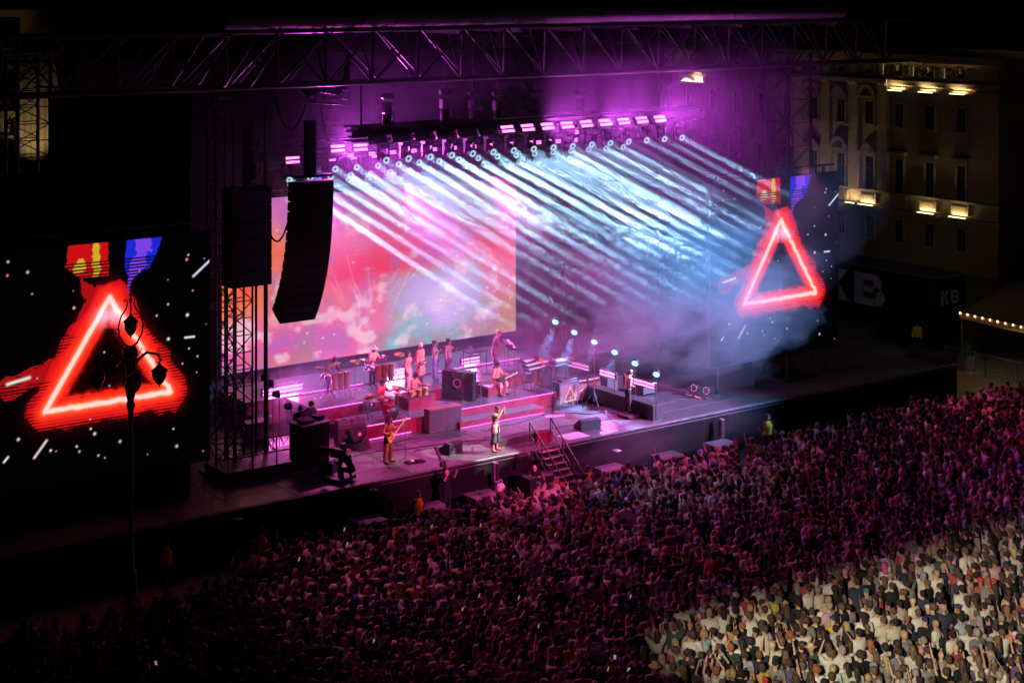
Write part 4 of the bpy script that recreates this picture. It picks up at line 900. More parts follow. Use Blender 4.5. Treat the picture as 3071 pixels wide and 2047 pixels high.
# keyboard player standing at the back right
person((7.2, 8.3, LB), math.radians(62), 'keyboard player in a grey coat and red cap standing at the back', dict(h=1.80, lean=14, head=(22, 0), coat=.5, armR=((-.06, -.12, -.25), (.04, -.26, -.04)), armL=((.06, -.12, -.25), (-.02, -.26, .0))), SK1, [('coat', 'coat', (.30, .16, .16)), ('trousers', 'trousers', (.10, .12, .18))], ('cap', (.45, .10, .12)))
KEYW = mat('ivory_keys', (.62, .6, .55), .3)
def keyboard_stand(loc, rz, label, tiers, w=1.25, h=.95, tilt=0.0):
    t = thing('keyboard_stand', loc, rz, label, 'keyboard', 'keyboards on stands')
    for sx in (-1, 1):
        bar('stand_leg', (sx*w*.42, -.22, 0), (sx*w*.42, -.22, h), .022, t); bar('stand_leg', (sx*w*.42, .22, 0), (sx*w*.42, .22, h+.12*tiers), .022, t)
        bar('stand_foot', (sx*w*.42, -.3, .02), (sx*w*.42, .3, .02), .022, t)
    for k in range(tiers):
        R_ = Matrix.Rotation(tilt+.10*k, 4, 'X'); M = Matrix.Translation((0, .16*k, h+.16*k)) @ R_
        kb = MB().box((0, 0, 0), (w-.08*k, .32, .09), None, .012).build('keyboard', BLACK, t, M)
        MB().b2((-(w-.08*k)/2+.05, -.15, .046), ((w-.08*k)/2-.05, -.01, .058)).build('keys', KEYW, kb)
        MB().b2((-(w-.08*k)/2+.08, .03, .046), ((w-.08*k)/2-.08, .13, .053)).build('control_panel', GREYT, kb)
    return t
keyboard_stand((8.05, 8.2, LB), math.radians(62), 'two tier black keyboard in front of the standing keyboard player', 2, 1.3, 1.0)
keyboard_stand((4.65, 6.25, LA), math.radians(64), 'three tier keyboard stack between the piano and the seated guitarist', 3, 1.15, .72)
keyboard_stand((7.75, 5.95, LA), math.radians(10), 'synthesizer stack with cables where the bent over musician works', 3, 1.2, .85)
t = thing('mixing_table', (8.55, 6.0, LA), math.radians(6), 'long table with a mixing desk at the right end of the riser', 'table')
MB().b2((-.2, -.35, .84), (1.5, .35, .9), .01).build('table_top', PLY, t)
for x_ in (-.1, .65, 1.4): bar('leg', (x_, -.28, 0), (x_, -.28, .84), .03, t); bar('leg', (x_, .28, 0), (x_, .28, .84), .03, t)
mx_ = MB().box((.75, 0, .99), (1.2, .5, .14), None, .02).build('mixing_desk', GREYT, t)
for i in range(12): MB().b2((.2+.09*i, -.2, 1.065), (.24+.09*i, .15, 1.078)).build('fader_strip', WHITE if i % 3 else REDP, mx_)
t = thing('pink_fronted_box', (8.75, 6.95, LA), 0, 'pink fronted box with a lit top edge behind the mixing table', 'box')
MB().b2((0, 0, 0), (.95, .8, .8)).build('box', REDP, t); MB().b2((0, -.03, .8), (.95, -.002, .83)).build('light_strip', STRIP, t)
t = thing('laptop_table', (6.35, 8.6, LB), 0, 'small table with bottles and a laptop beside the standing keyboard player', 'table')
MB().b2((-.5, -.3, .92), (.5, .3, .96)).build('table_top', PLY, t)
for x_ in (-.45, .45): bar('leg', (x_, -.25, 0), (x_, -.25, .92), .022, t); bar('leg', (x_, .25, 0), (x_, .25, .92), .022, t)
lp = thing('laptop', (6.55, 8.6, LB+.97), math.radians(60), 'open black laptop on the small table', 'laptop'); MB().b2((-.17, -.12, 0), (.17, .12, .02)).build('base', BLACK, lp); MB().box((0, .16, .12), (.34, .015, .23), Matrix.Rotation(-.3, 3, 'X')).build('lid', BLACK, lp)
for x_, lab in ((6.0, 'water bottle at the left of the small back table'), (6.12, 'second bottle on the small back table')):
    o = MB().lathe([(.032, 0), (.036, .02), (.036, .16), (.014, .2), (.014, .24), (0, .245)], 10).build('bottle', mat('bottle_plastic', (.35, .3, .35), .2)); o.location = (x_, 8.55, LB+.96); tag(o, lab, 'bottle')
person((8.2, 6.55, LA), math.radians(-30), 'musician in a red top bending low over the synthesizers', dict(h=1.76, lean=62, head=(-10, 20), armR=((-.06, -.18, -.2), (.06, -.22, .06)), armL=((.08, -.2, -.16), (-.02, -.2, .1)), pelvis=.93), SK2, [('top', 'long', (.55, .13, .09)), ('trousers', 'trousers', (.25, .07, .06))], ('curly', BROWNH))
# seated guitarist in coral sweater on a red box
t = thing('seat_box', (5.05, 5.75, LA), 0, 'low box seat with papers under the seated musician in a coral sweater', 'box')
MB().b2((0, 0, 0), (.95, .9, .42)).build('box', REDP, t); MB().b2((.05, .1, .42), (.35, .5, .428)).b2((.4, .15, .42), (.62, .45, .43)).build('papers', KEYW, t)
person((5.75, 6.15, LA), math.radians(14), 'musician in a coral sweater sitting on a box with a bass across the lap', dict(h=1.78, pelvis=.55, lean=4, head=(10, 10), armR=((-.10, -.04, -.26), (.14, -.18, -.03)), armL=((.12, -.06, -.22), (.14, -.16, .0)), legR=((-.10, -.38, -.04), (.0, -.02, -.40)), legL=((.10, -.38, -.04), (.02, .02, -.40))), SK2, [('sweater', 'long', (.62, .19, .12)), ('trousers', 'shorts', (.45, .25, .17)), ('shoe', 'shoes', (.05, .04, .04))], ('curly', DARKH))
guitar((5.85, 5.82, LA+.66), math.radians(14), math.radians(-8), 'dark guitar across the lap of the musician in the coral sweater', (.05, .03, .03))
# upright piano with a wreath on its back
t = thing('upright_piano', (3.75, 6.2, LA), math.radians(-62), 'black upright piano with a wreath emblem on its back panel', 'piano')
MB().b2((-.75, -.02, .0), (.75, .34, 1.18), .012).build('case', mat('black_lacquer', (.012, .012, .014), .12), t); MB().b2((-.77, -.05, 1.18), (.77, .38, 1.215), .01).build('lid', MATS['black_lacquer'], t)
MB().b2((-.72, .34, .62), (.72, .62, .74), .01).build('keybed', MATS['black_lacquer'], t); MB().b2((-.66, .42, .74), (.66, .58, .755)).build('keys', KEYW, t)
for sx in (-.66, .66): MB().b2((sx-.04, .5, 0), (sx+.04, .58, .62)).build('leg', MATS['black_lacquer'], t)
wr = MB()
for i in range(18):
    a = 2*PI*i/18; wr.ell((.17*math.cos(a), -.03, .72+.17*math.sin(a)), (.045, .012, .02), Matrix.Rotation(-a+.5, 3, 'Y'), 6, 5)
wr.build('wreath', mat('dusty_wreath', (.35, .28, .27), .8), t)
# amplifiers
def amp_stack(loc, rz, label, n, m, grille, logo, head=True, cabw=.62, cabh=.72):
    t = thing('amplifier_stack', loc, rz, label, 'amplifier', 'amplifiers')
    for i in range(n):
        x_ = i*(cabw+.012); c = MB().b2((x_, 0, .03), (x_+cabw, .42, cabh), .015).build('speaker_cabinet', m, t)
        MB().b2((x_+.03, -.008, .07), (x_+cabw-.03, .0, cabh-.04)).build('grille', grille, c)
        if logo == 'round':
            MB().lathe([(.062, -.002), (.075, .0), (.075, .006), (.062, .006)], 18, (x_+cabw*.5, -.012, cabh*.5), Matrix.Rotation(PI/2, 3, 'X')).b2((x_+cabw*.5-.035, -.018, cabh*.5-.012), (x_+cabw*.5+.035, -.012, cabh*.5+.008)).build('logo', WHITE, c)
        elif logo == 'script':
            MB().tube([(x_+cabw*.32+.016*k_, -.014, cabh*.60+.02*math.sin(k_*1.9)+.004*k_) for k_ in range(16)], .009, 5).build('logo', WHITE, c)
        if head:
            h_ = MB().b2((x_+.01, .04, cabh+.01), (x_+cabw-.01, .40, cabh+.27), .015).build('amp_head', m, t)
            MB().b2((x_+.05, .03, cabh+.05), (x_+cabw-.05, .042, cabh+.12)).build('control_panel', KEYW if logo == 'script' else GREYT, h_); MB().b2((x_+.22, .1, cabh+.272), (x_+cabw-.22, .14, cabh+.30)).build('handle', RUBBER, h_)
    return t
DG = mat('dark_grille_cloth', (.035, .025, .03), .9, 0, .5, 50, .4)
amp_stack((-2.95, 4.75, SZ), math.radians(-2), 'pair of bass amplifier stacks with round logos beside the drum kit', 2, GREYT, DG, 'round', True, .62, .74)
amp_stack((9.0, 4.75, SZ), math.radians(0), 'pair of guitar amplifier stacks with white script logos at the right', 2, BLACK, BROWNT, 'script', True, .72, .82)
amp_stack((1.0, 4.2, SZ), math.radians(0), 'pair of brown topped cabinets on a dark base in front of the riser', 2, BROWNT, DG, None, False, .80, .98)
# flight case rack
t = thing('flight_case_rack', (-3.9, 5.6, SZ), math.radians(0), 'flight case rack with an open front full of equipment at the left', 'flight case')
MB().b2((0, .02, .1), (.62, .72, 1.12)).build('case', GREYT, t)
for x_ in (0, .6):
    for y_ in (0, .7): MB().b2((x_-.012, y_-.012, .1), (x_+.035, y_+.035, 1.14)).build('corner_edge', ALU, t)
for z_ in (.1, 1.1): MB().b2((-.005, -.006, z_), (.635, .0, z_+.035)).b2((.625, 0, z_), (.64, .72, z_+.035)).build('edge', ALU, t)
for k in range(6): MB().b2((.06, -.004, .16+.15*k), (.57, .016, .29+.15*k)).build('rack_unit', [BLACK, GREYT, BLACK, mat('yellow_panel', (.5, .38, .12), .5), BLACK, GREYT][k], t)
for x_ in (.08, .54):
    for y_ in (.1, .62): MB().cyl((x_-.02, y_, .05), (x_+.02, y_, .05), .05, .05, 10).build('caster', RUBBER, t)
MB().ell((.3, .4, 1.16), (.3, .25, .09), None, 12, 7).build('soft_cover', CLOTH, t)
# wedge monitors
def wedge(loc, rz, label, w=.75, m=PLY):
    t = thing('wedge_monitor', loc, rz, label, 'monitor speaker', 'wedge monitors')
    MB().prism([(-.3, 0), (.32, 0), (.28, .16), (-.12, .45), (-.3, .40)], (-w/2, 0, 0), (0, 1, 0), (0, 0, 1), (w, 0, 0)).build('cabinet', m, t)
    R_ = Matrix.Rotation(math.atan2(-.29, .40), 3, 'X'); MB().box((0, .085, .312), (w-.06, .46, .012), R_).build('grille', MATS['speaker_grille'], t)
    MB().b2((-w/2-.012, -.08, .18), (-w/2, .06, .25)).build('handle', RUBBER, t); return t
wedge((.2, 1.5, SZ), math.radians(14), 'wedge monitor between the bassist and the singer'); wedge((6.75, 1.1, SZ), math.radians(-6), 'big rounded wedge monitor near the right hand guitarist', .95)
wedge((4.15, .75, SZ), math.radians(-14), 'red lit wedge monitor behind the stairs', .7, REDP); wedge((-5.0, 1.95, SZ), math.radians(30), 'small dark wedge monitor at the foot of the black desk', .6)  # red light on the stairs wedge is put into its colour
# long dark floor trough in front of the band
t = thing('cable_trough', (3.0, 1.05, SZ), math.radians(-2), 'long dark floor box on the stage between singer and stairs', 'floor box'); MB().prism([(-1.0, 0), (1.6, 0), (1.6, .22), (.6, .34), (-1.0, .26)], (0, -.25, 0), (1, 0, 0), (0, 0, 1), (0, .5, 0)).build('box', PLY, t); MB().b2((-1.0, -.3, .0), (1.6, -.252, .05)).build('lip', BLKALU, t)
# neon triangle on a fringed stand
t = thing('neon_triangle_stand', (8.35, 4.35, SZ), 0, 'fringed keyboard stand carrying a glowing orange neon triangle', 'neon sign')
MB().b2((-.55, -.02, 1.0), (.55, .45, 1.1), .01).build('table_top', PLY, t); MB().b2((-.4, .0, 1.1), (.45, .35, 1.2), .02).build('mixer', BLACK, t)
for x_ in (-.5, .5): bar('leg', (x_, .05, 0), (x_, .05, 1.0), .025, t); bar('leg', (x_, .4, 0), (x_, .4, 1.0), .025, t)
FR = mat('silver_fringe', (.45, .42, .45), .4, .3)
for i in range(40): MB().tube([(-.52+.0267*i, -.03+.01*math.sin(i*2.1), 1.0), (-.52+.0267*i+random.uniform(-.01, .01), -.035, .5), (-.52+.0267*i+random.uniform(-.02, .02), -.03, .08+random.uniform(0, .18))], .006, 4).build('fringe_strand', FR, t)
NEON = emis('neon_orange_glow', (1.0, .42, .25), 1.6); tri = [Vector((-.33, -.07, .28)), Vector((.33, -.07, .30)), Vector((.02, -.07, .88))]
for i in range(3): bar('neon_tube', tri[i], tri[(i+1) % 3], .02, t, me=unit_bar(f'neon_bar', NEON, 8) if i == 0 else bpy.data.meshes['neon_bar'])
# microphone stands
def mic_stand(loc, h, boom, label, rz=0):
    t = thing('microphone_stand', loc, rz, label, 'microphone stand', 'microphone stands')
    MB().cyl((0, 0, 0), (0, 0, h), .013, .010, 6).build('pole', BLACK, t)
    for a in (0, 2.09, 4.19): bar('foot', (0, 0, .16), (.26*math.cos(a), .26*math.sin(a), .01), .009, t)
    if boom: bar('boom', (0, 0, h), boom, .008, t)
    e = Vector(boom or (0, 0, h)); MB().cyl(e, e+Vector((0, -.14, .03)), .014, .018, 7).ell(e+Vector((0, -.16, .035)), (.026, .03, .026), None, 8, 6).build('microphone', BLACK, t)
    return t
mic_stand((-2.0, 1.35, SZ), 1.35, (-.22, .1, 1.55), 'tall microphone stand in front of the bassist'); mic_stand((5.0, 1.2, SZ), 1.5, None, 'slim straight microphone stand beside the stairs')
mic_stand((8.45, 5.55, LA), 1.5, (-.45, 0, 1.75), 'boom microphone stand by the mixing table'); mic_stand((3.55, 5.5, LA), 1.2, (.4, .1, 1.35), 'boom microphone over the piano'); mic_stand((-1.75, 7.9, LB), 1.45, (.2, 0, 1.6), 'microphone stand at the left percussion set')
mic_stand((.75, 5.4, LA), 1.7, (-.2, 0, 1.75), 'tall stand between the drum kit and the red box'); mic_stand((5.0, 6.75, LA), 1.15, (-.45, 0, 1.45), 'boom stand over the keyboard stack'); mic_stand((7.25, 5.4, LA), .9, None, 'short microphone stand at the synthesizers')
# pedal boards, set lists, cables
t = thing('pedal_board', (-3.3, 4.05, SZ), math.radians(-16), 'pink pedal board on the floor beside the bass amplifiers', 'pedal board'); MB().b2((-.45, -.25, 0), (.45, .25, .06), .01).build('board', BROWNT, t)
for i in range(8): MB().box((-.34+.22*(i % 4), -.11+.22*(i//4), .09), (.13, .15, .06), None, .01).build('effect_pedal', [ALU, WHITE, GREYT, REDP][i % 4], t)
t = thing('pedal_board', (-1.75, 1.15, SZ), math.radians(-8), 'small black pedal board at the feet of the bassist', 'pedal board'); MB().b2((-.35, -.15, 0), (.45, .15, .05), .01).build('board', BLACK, t)
for i in range(4): MB().box((-.25+.19*i, 0, .075), (.12, .14, .05), None, .01).build('effect_pedal', [BLACK, WHITE, BLACK, GREYT][i], t)
o = MB().b2((-.42, -.14, 0), (.42, .14, .012)).build('floor_sheet', mat('pink_paper', (.6, .4, .45), .7)); o.location = (6.9, 3.5, SZ+.003); o.rotation_euler = (0, 0, -.5); tag(o, 'pale sheet lying on the stage floor right of the front step', 'sheet')
o = MB().b2((-.55, -.4, 0), (.55, .4, .012)).build('floor_sheet', mat('grey_mat', (.42, .42, .45), .6)); o.location = (5.55, .5, SZ+.003); tag(o, 'pale grey mat on the stage floor at the head of the stairs', 'sheet')
cr_ = random.Random(2); pts = [Vector((-.9, 2.4, SZ+.02))]
for i in range(26): pts.append(pts[-1]+Vector((cr_.uniform(-.05, .32), cr_.uniform(-.22, .2), 0)))
o = MB().tube([p-pts[0] for p in pts], .012, 5).build('floor_cable', RUBBER); o.location = pts[0]; tag(o, 'black cable snaking across the stage floor behind the singer', 'cable')
CABW = ['behind the bassist', 'under the drum riser', 'beside the right hand amplifiers', 'in front of the neon triangle', 'left of the black desk', 'near the right hand wedge', 'along the front step']
for k, (x0_, y0_, dx_, dy_) in enumerate([(-3.2, 3.2, .25, -.05), (-1.2, 4.0, .22, -.02), (9.0, 4.2, -.03, -.16), (7.6, 3.7, .16, -.10), (-6.6, 2.4, .10, .1), (5.6, 2.0, .20, -.02), (3.0, 3.4, .22, .0)]):
    pts = [Vector((0, 0, .014))]
    for i_ in range(20): pts.append(pts[-1]+Vector((dx_+cr_.uniform(-.14, .14), dy_+cr_.uniform(-.14, .14), 0)))
    o = MB().tube(pts, .014, 5).build('floor_cable', RUBBER); o.location = (x0_, y0_, SZ); tag(o, 'black cable lying on the stage floor '+CABW[k], 'cable', 'floor cables')
for k, (x_, y_, w_, h_, lab) in enumerate([(-4.6, 8.6, .8, .6, 'road case behind the flight case rack at the left wing'), (-5.6, 7.4, 1.0, .75, 'large road case in the left wing behind the tower'), (11.2, 5.2, .9, .7, 'road case behind the strobe bench at the right'), (12.2, 3.9, .7, .5, 'small road case right of the strobe bench')]):
    t = thing('road_case', (x_, y_, SZ), 0, lab, 'road case', 'road cases'); MB().b2((0, 0, .08), (w_, .6, h_), .01).build('case', GREYT, t)
    for z_ in (.08, h_-.03): MB().b2((-.006, -.006, z_), (w_+.006, .0, z_+.03)).build('edge', ALU, t)
    for x2 in (.08, w_-.08): MB().cyl((x2-.02, .1, .04), (x2+.02, .1, .04), .04, .04, 8).build('caster', RUBBER, t)
for k, (x_, y_, lab) in enumerate([(2.5, 6.95, 'straight microphone stand before the leftmost backing singer'), (3.5, 7.3, 'straight microphone stand before the bearded backing singer'), (6.3, 5.5, 'microphone stand beside the seated musician in coral')]):
    mic_stand((x_, y_, LB if y_ > 6.85 else LA), 1.3, None, lab)
t = thing('set_list', (2.3, .9, SZ+.004), .3, 'white set list taped to the floor near the singer', 'paper'); MB().b2((-.15, -.11, 0), (.15, .11, .003)).build('sheet', WHITE, t)
for k, (x_, y_) in enumerate(((-3.1, 1.9), (.9, 1.0), (8.8, 2.4))):
    o = MB().b2((-.035, -.02, 0), (.035, .02, .0)).lathe([(.032, 0), (.036, .02), (.036, .16), (.014, .2), (.014, .24), (0, .245)], 10).build('water_bottle', MATS['bottle_plastic']); o.location = (x_, y_, SZ); tag(o, ['water bottle standing behind the bassist', 'water bottle by the wedge left of the singer', 'water bottle left of the right hand guitarist'][k], 'bottle')
# floor lamps on stands: blue on the right side, and at the left wing
def par_lamp(p, d, foot, label, lensm, r=.17, group='floor lamps on stands'):
    p = Vector(p); d = Vector(d).normalized(); t = thing('stage_par_lamp', (p.x, p.y, foot), 0, label, 'stage lamp', group); q_ = p-Vector((p.x, p.y, foot)); M = Matrix.Translation(q_) @ basis(d).to_4x4()
    h = MB().lathe([(.06, -.30), (r*.8, -.26), (r, -.1), (r*1.04, .0), (r*.98, .0), (r*.96, -.02)], 16).build('lamp_head', BLACK, t, M)
    MB().lathe([(0, -.021), (r*.95, -.021), (r*.95, -.015), (0, -.012)], 18).build('lens', lensm, h)
    ce = MB()
    for k in range(7): a = k*PI/3; rr_ = 0 if k == 6 else r*.58; ce.lathe([(r*.26, -.013), (r*.30, -.008), (r*.30, -.012)], 8, (rr_*math.cos(a), rr_*math.sin(a), 0))
    if lensm is not BLUEE: ce.build('lens_cells', RUBBER, h)
    bar('stand_pole', (0, 0, 0), (q_.x, q_.y, max(.1, q_.z-.2)), .02, t)
    for a in (.5, 2.6, 4.7): bar('stand_foot', (0, 0, min(.5, q_.z*.4)), (.35*math.cos(a), .35*math.sin(a), .01), .014, t)
    return t
BL5 = ['fifth', 'fourth', 'third', 'second', 'nearest']
for k, (px, py, z_) in enumerate([(1665, 966, 4.95), (1722, 997, 4.7), (1782, 1026, 4.5), (1843, 1057, 4.3), (1904, 1090, 4.1), (1968, 1123, 3.9)]):
    p = at(px, py, x=9.9); par_lamp(p, (-.75, -.55, -.45), SZ, f'bright blue lamp on a tall stand, {(["sixth"]+BL5)[k]} counting from the audience', BLUEE, .15)
    spot('blue_par_light', p+Vector((-.15, -.12, -.09)), p+Vector((-2.2, -.6, -3.6)), 34, (.14, .44, 1.0), 2600, .8, .08)
for k, (px, py, lab) in enumerate([(805, 1130, 'upper lamp of the left wing beside the tall post'), (819, 1148, 'second lamp of the left wing, pale blue lens'), (838, 1180, 'pink bodied lamp on a stand at the left wing'), (874, 1216, 'lamp behind the two technicians'), (958, 1302, 'low lamp beside the black desk')]):
    p = at(px, py, y=(5.6, 5.9, 6.2, 6.0, 3.3)[k]); par_lamp(p, (1, -.25, .05), SZ, lab, LENS, .15)
for k, (px, py) in enumerate([(2080, 1163), (2117, 1171)]):
    p = at(px, py, x=14.1); par_lamp(p, (-1, -.3, .08), SZ, f'{["left", "right"][k]} one of two dotted pink lamps at the right edge of the stage', PINKD, .17)
for k, (px, py) in enumerate([(2066, 1189), (2094, 1195), (2053, 1187)]):
    p = at(px, py, x=14.0); strobe(p, (0, 0, -PI/2), f'dull pink strobe under the two dotted lamps, {ORD[k]} of three', 3, 'side strobes', .8)
# floor strobes: back row and right side row
for k, (px, py) in enumerate([(806, 1176), (826, 1172), (846, 1168), (868, 1164), (890, 1160), (1162, 1119), (1206, 1112), (1400, 1082), (1424, 1078), (1027, 1160)]):
    p = at(px, py, y=9.95); strobe(p, (0, 0, 0), f'lit pink strobe on the floor below the big screen, {ORD[k]} counting from the left post', 1, 'floor strobes')
for k, (px, py, lit) in enumerate([(1680, 1083, 3), (1700, 1088, 3), (1718, 1093, 3), (1737, 1097, 3), (1755, 1102, 3), (1810, 1118, 1), (1832, 1124, 1), (1912, 1145, 1), (1932, 1150, 1), (1950, 1156, 1)]):
    p = at(px, py, x=9.62); strobe(p, (0, 0, -PI/2), f'{"lit" if lit == 1 else "dim"} strobe in the row along the right side, {ORD[k]} from the back', lit, 'side strobes', .9)
t = thing('strobe_bench', (9.72, .4, SZ), 0, 'low dark bench carrying the strobe row along the right side of the stage', 'bench'); MB().b2((0, 0, 0), (.5, 6.9, .62), .01).build('bench', PLY, t); MB().b2((-.03, 0, .62), (.52, 6.9, .66)).build('bench_top', BLKALU, t)
t = thing('tripod_stand', (9.05, 3.5, SZ), 0, 'tall tripod stand holding a strobe beside the right hand amplifiers', 'stand')
bar('pole', (0, 0, .3), (0, 0, 1.35), .022, t)
for a in (.3, 2.4, 4.5): bar('leg', (0, 0, .75), (.5*math.cos(a), .5*math.sin(a), .01), .018, t)
# black desk with two technicians
t = thing('black_desk', (-5.15, 3.2, SZ), math.radians(8), 'tall black draped desk at the left front of the stage', 'desk'); MB().b2((-.62, -.45, 0), (.62, .45, 1.62), .02).build('draped_front', CLOTH, t); MB().b2((-.68, -.5, 1.62), (.68, .5, 1.67)).build('desk_top', PLY, t)
MB().box((-.2, 0, 1.74), (.6, .45, .12), Matrix.Rotation(.1, 3, 'X'), .02).build('mixing_console', GREYT, t)
for k in range(9): MB().b2((.32+.04*k, -.1, 1.67), (.335+.04*k, .3, 1.82)).build('rack_rib', BLACK, t)
person((-4.95, 4.45, SZ+.28), math.radians(0), 'technician in a dark top leaning at the black desk, left of the two', dict(h=1.74, lean=12, head=(15, 30), armR=((-.08, -.14, -.22), (.05, -.24, .0)), armL=((.08, -.14, -.22), (-.05, -.24, .0))), SK1, [('top', 'long', (.03, .03, .045)), ('trousers', 'trousers', (.03, .03, .03))], ('short', DARKH))
person((-4.35, 4.75, SZ+.28), math.radians(10), 'technician with dark hair in profile behind the black desk, right of the two', dict(h=1.78, lean=16, head=(8, 60), armR=((-.08, -.12, -.22), (.03, -.26, -.02)), armL=((.08, -.12, -.24), (-.03, -.26, -.02))), SK1, [('top', 'long', (.05, .06, .10)), ('trousers', 'trousers', (.03, .03, .03))], ('short', DARKH))
t = thing('desk_riser', (-4.7, 4.7, SZ), 0, 'low dark riser under the two technicians', 'riser'); MB().b2((-.9, -.6, 0), (.9, .6, .28)).build('deck', PLY, t)
t = thing('camera_dolly', (-5.25, .75, SZ), math.radians(20), 'black television camera on a dolly at the left front edge', 'camera')
MB().b2((-.5, -.4, .05), (.5, .4, .18), .03).build('dolly_base', BLACK, t); MB().cyl((0, 0, .18), (0, 0, .85), .09, .07, 10).build('pedestal', BLACK, t)
MB().box((-.05, .05, 1.02), (.3, .62, .34), None, .05).build('camera_body', BLACK, t); MB().lathe([(.09, 0), (.11, .1), (.11, .42), (.14, .5), (.13, .5)], 14, (-.05, .36, 1.04), Matrix.Rotation(-PI/2, 3, 'X')).build('lens_barrel', RUBBER, t); MB().box((-.05, -.2, 1.32), (.26, .2, .2), None, .03).build('viewfinder', BLACK, t)
for a in (.6, 2.2, 3.8, 5.4): MB().cyl((.4*math.cos(a), .34*math.sin(a)-.03, .06), (.4*math.cos(a), .34*math.sin(a)+.03, .06), .06, .06, 10).build('wheel', RUBBER, t)
person((-5.05, .25, SZ), math.radians(200), 'crouching camera operator in black at the left front edge', dict(h=1.7, pelvis=.5, lean=30, head=(10, 0), legR=((-.14, -.34, .06), (.0, .14, -.40)), legL=((.14, -.34, .06), (.0, .14, -.40)), armR=((-.08, -.2, -.12), (.06, -.2, .12)), armL=((.08, -.2, -.12), (-.06, -.2, .12))), SK1, [('top', 'long', (.012, .012, .014)), ('trousers', 'trousers', (.012, .012, .014))], ('backcap', (.015, .015, .016)))

# ------------------------------------------------------------------ pit: stairs, platforms, crew
t = thing('stage_stairs', (3.7, 0, 0), 0, 'black metal stairs with tall hand rails from the pit up to the stage', 'stairs')
nst = 9
for k in range(nst):
    z_ = SZ-.1-(SZ-.1)/nst*k; y_ = -.12-.22*k
    MB().b2((-.5, y_-.22, z_-.045), (.5, y_, z_)).build('tread', BLKALU, t); MB().b2((-.5, y_-.235, z_-.02), (.5, y_-.222, z_+.004)).build('nosing', mat('yellow_edge', (.45, .33, .16), .6), t)
for sx in (-.52, .52):
    bar('stringer', (sx, -.02, SZ-.08), (sx, -.22*nst-.1, .02), .045, t); top = Vector((sx, .3, SZ+1.0)); 
    bar('hand_rail', (sx, .3, SZ+.98), (sx, -.22*nst+.1, 1.12), .03, t); bar('hand_rail', (sx, .3, SZ+.5), (sx, -.22*nst+.1, .6), .022, t)
    bar('rail_post', (sx, .3, SZ), (sx, .3, SZ+.98), .028, t); bar('rail_post', (sx, -.5, SZ-.5), (sx, -.5, SZ+.35), .026, t); bar('rail_post', (sx, -1.2, .8), (sx, -1.2, 1.75), .026, t)
PLT = [((-5.3, -1.0), 'pit platform nearest the left, pale pink top'), ((-2.6, -.95), 'pit platform with a guard in front of it'), ((-.2, -.85), 'pit platform left of the loudspeaker below the singer'), ((6.0, -1.0), 'pit platform right of the stairs'), ((9.0, -1.0), 'pit platform below the right hand guitarist'), ((12.0, -.95), 'pit platform at the far right in blue smoke')]
PM = mat('carpeted_platform', (.13, .11, .13), .85, 0, .25, 4, .2)
for (x_, y_), lab in PLT:
    t = thing('pit_platform', (x_, y_-.35, 0), 0, lab, 'platform', 'pit platforms'); MB().b2((-.6, -.42, .92), (.6, .42, 1.0), .01).build('top', PM, t)
    for sx in (-.54, .54):
        for sy in (-.36, .36): bar('leg', (sx, sy, 0), (sx, sy, .92), .03, t)
    MB().b2((-.58, -.40, .3), (.58, -.39, .9)).build('skirt', CLOTH, t)
t = thing('front_loudspeaker', (2.45, -1.0, 0), 0, 'dark loudspeaker cabinet on the pit floor beside the stairs', 'loudspeaker'); MB().b2((-.6, -.5, 0), (.6, .5, 1.25), .02).build('cabinet', PLY, t); MB().b2((-.55, -.512, .08), (.55, -.5, 1.18)).build('grille', MATS['speaker_grille'], t)
for (px, py), lab in (((1120, 1466), 'small white box on the dark stage front, left of the guards'), ((1850, 1349), 'small white box on the stage front below the right hand wedge'), ((715, 1553), 'small white box on the stage front at the far left')):
    p = at(px, py, y=-.22); o = MB().b2((-.13, -.14, -.03), (.13, .14, .0), .008).build('wall_box', WHITE); o.location = p; tag(o, lab, 'box', 'small boxes on the stage front')
    MB().b2((-.05, -.05, .0), (.03, .03, .012)).build('switch', BLACK, o)
for (px, py), lab in (((1485, 1385), 'narrow pale speaker column below the singer'), ((2163, 1255), 'narrow dark speaker column at the right of the stage front')):
    p = at(px, py, y=-.35); o = thing('speaker_column', p, 0, lab, 'speaker'); MB().b2((-.1, -.12, -.75), (.1, .12, .0), .015).build('cabinet', GREYT if px > 2000 else mat('lilac_box', (.35, .28, .36), .6), o); MB().b2((-.08, -.126, -.7), (.08, -.121, -.05)).build('grille', MATS['speaker_grille'], o)
    bar('pole', (0, 0, -p.z), (0, 0, -.75), .03, o)
t = thing('white_bucket', at(1501, 1440, y=-2.6)-Vector((0, 0, .25)), 0, 'white plastic canister with a handle standing in the pit', 'canister'); MB().lathe([(.15, -.3), (.16, -.28), (.16, .05), (.12, .12), (.06, .14)], 14).build('body', WHITE, t); MB().tube([(.06, 0, .13), (.07, 0, .25), (0, 0, .29), (-.07, 0, .25), (-.06, 0, .13)], .012, 6).build('handle', WHITE, t)
bar('stand', (0, 0, -t.location.z), (0, 0, -.3), .1, t)
VEST = (.85, .55, .02)
GU = [((785, 1585), 'security guard in a yellow vest at the left end of the pit', 180, dict(h=1.78)), ((1255, 1478), 'security guard in a yellow vest before the second platform', 178, dict(h=1.80)), ((1766, 1400), 'security guard in a yellow vest right of the stairs', 185, dict(h=1.78)), ((2303, 1250), 'security guard in a yellow vest with one hand on the hip at the far right', 150, dict(h=1.84, armR=((-.2, .05, -.22), (.12, -.1, -.18)))), ((500, 1620), 'dim security guard in a yellow vest at the far left of the pit', 180, dict(h=1.78))]
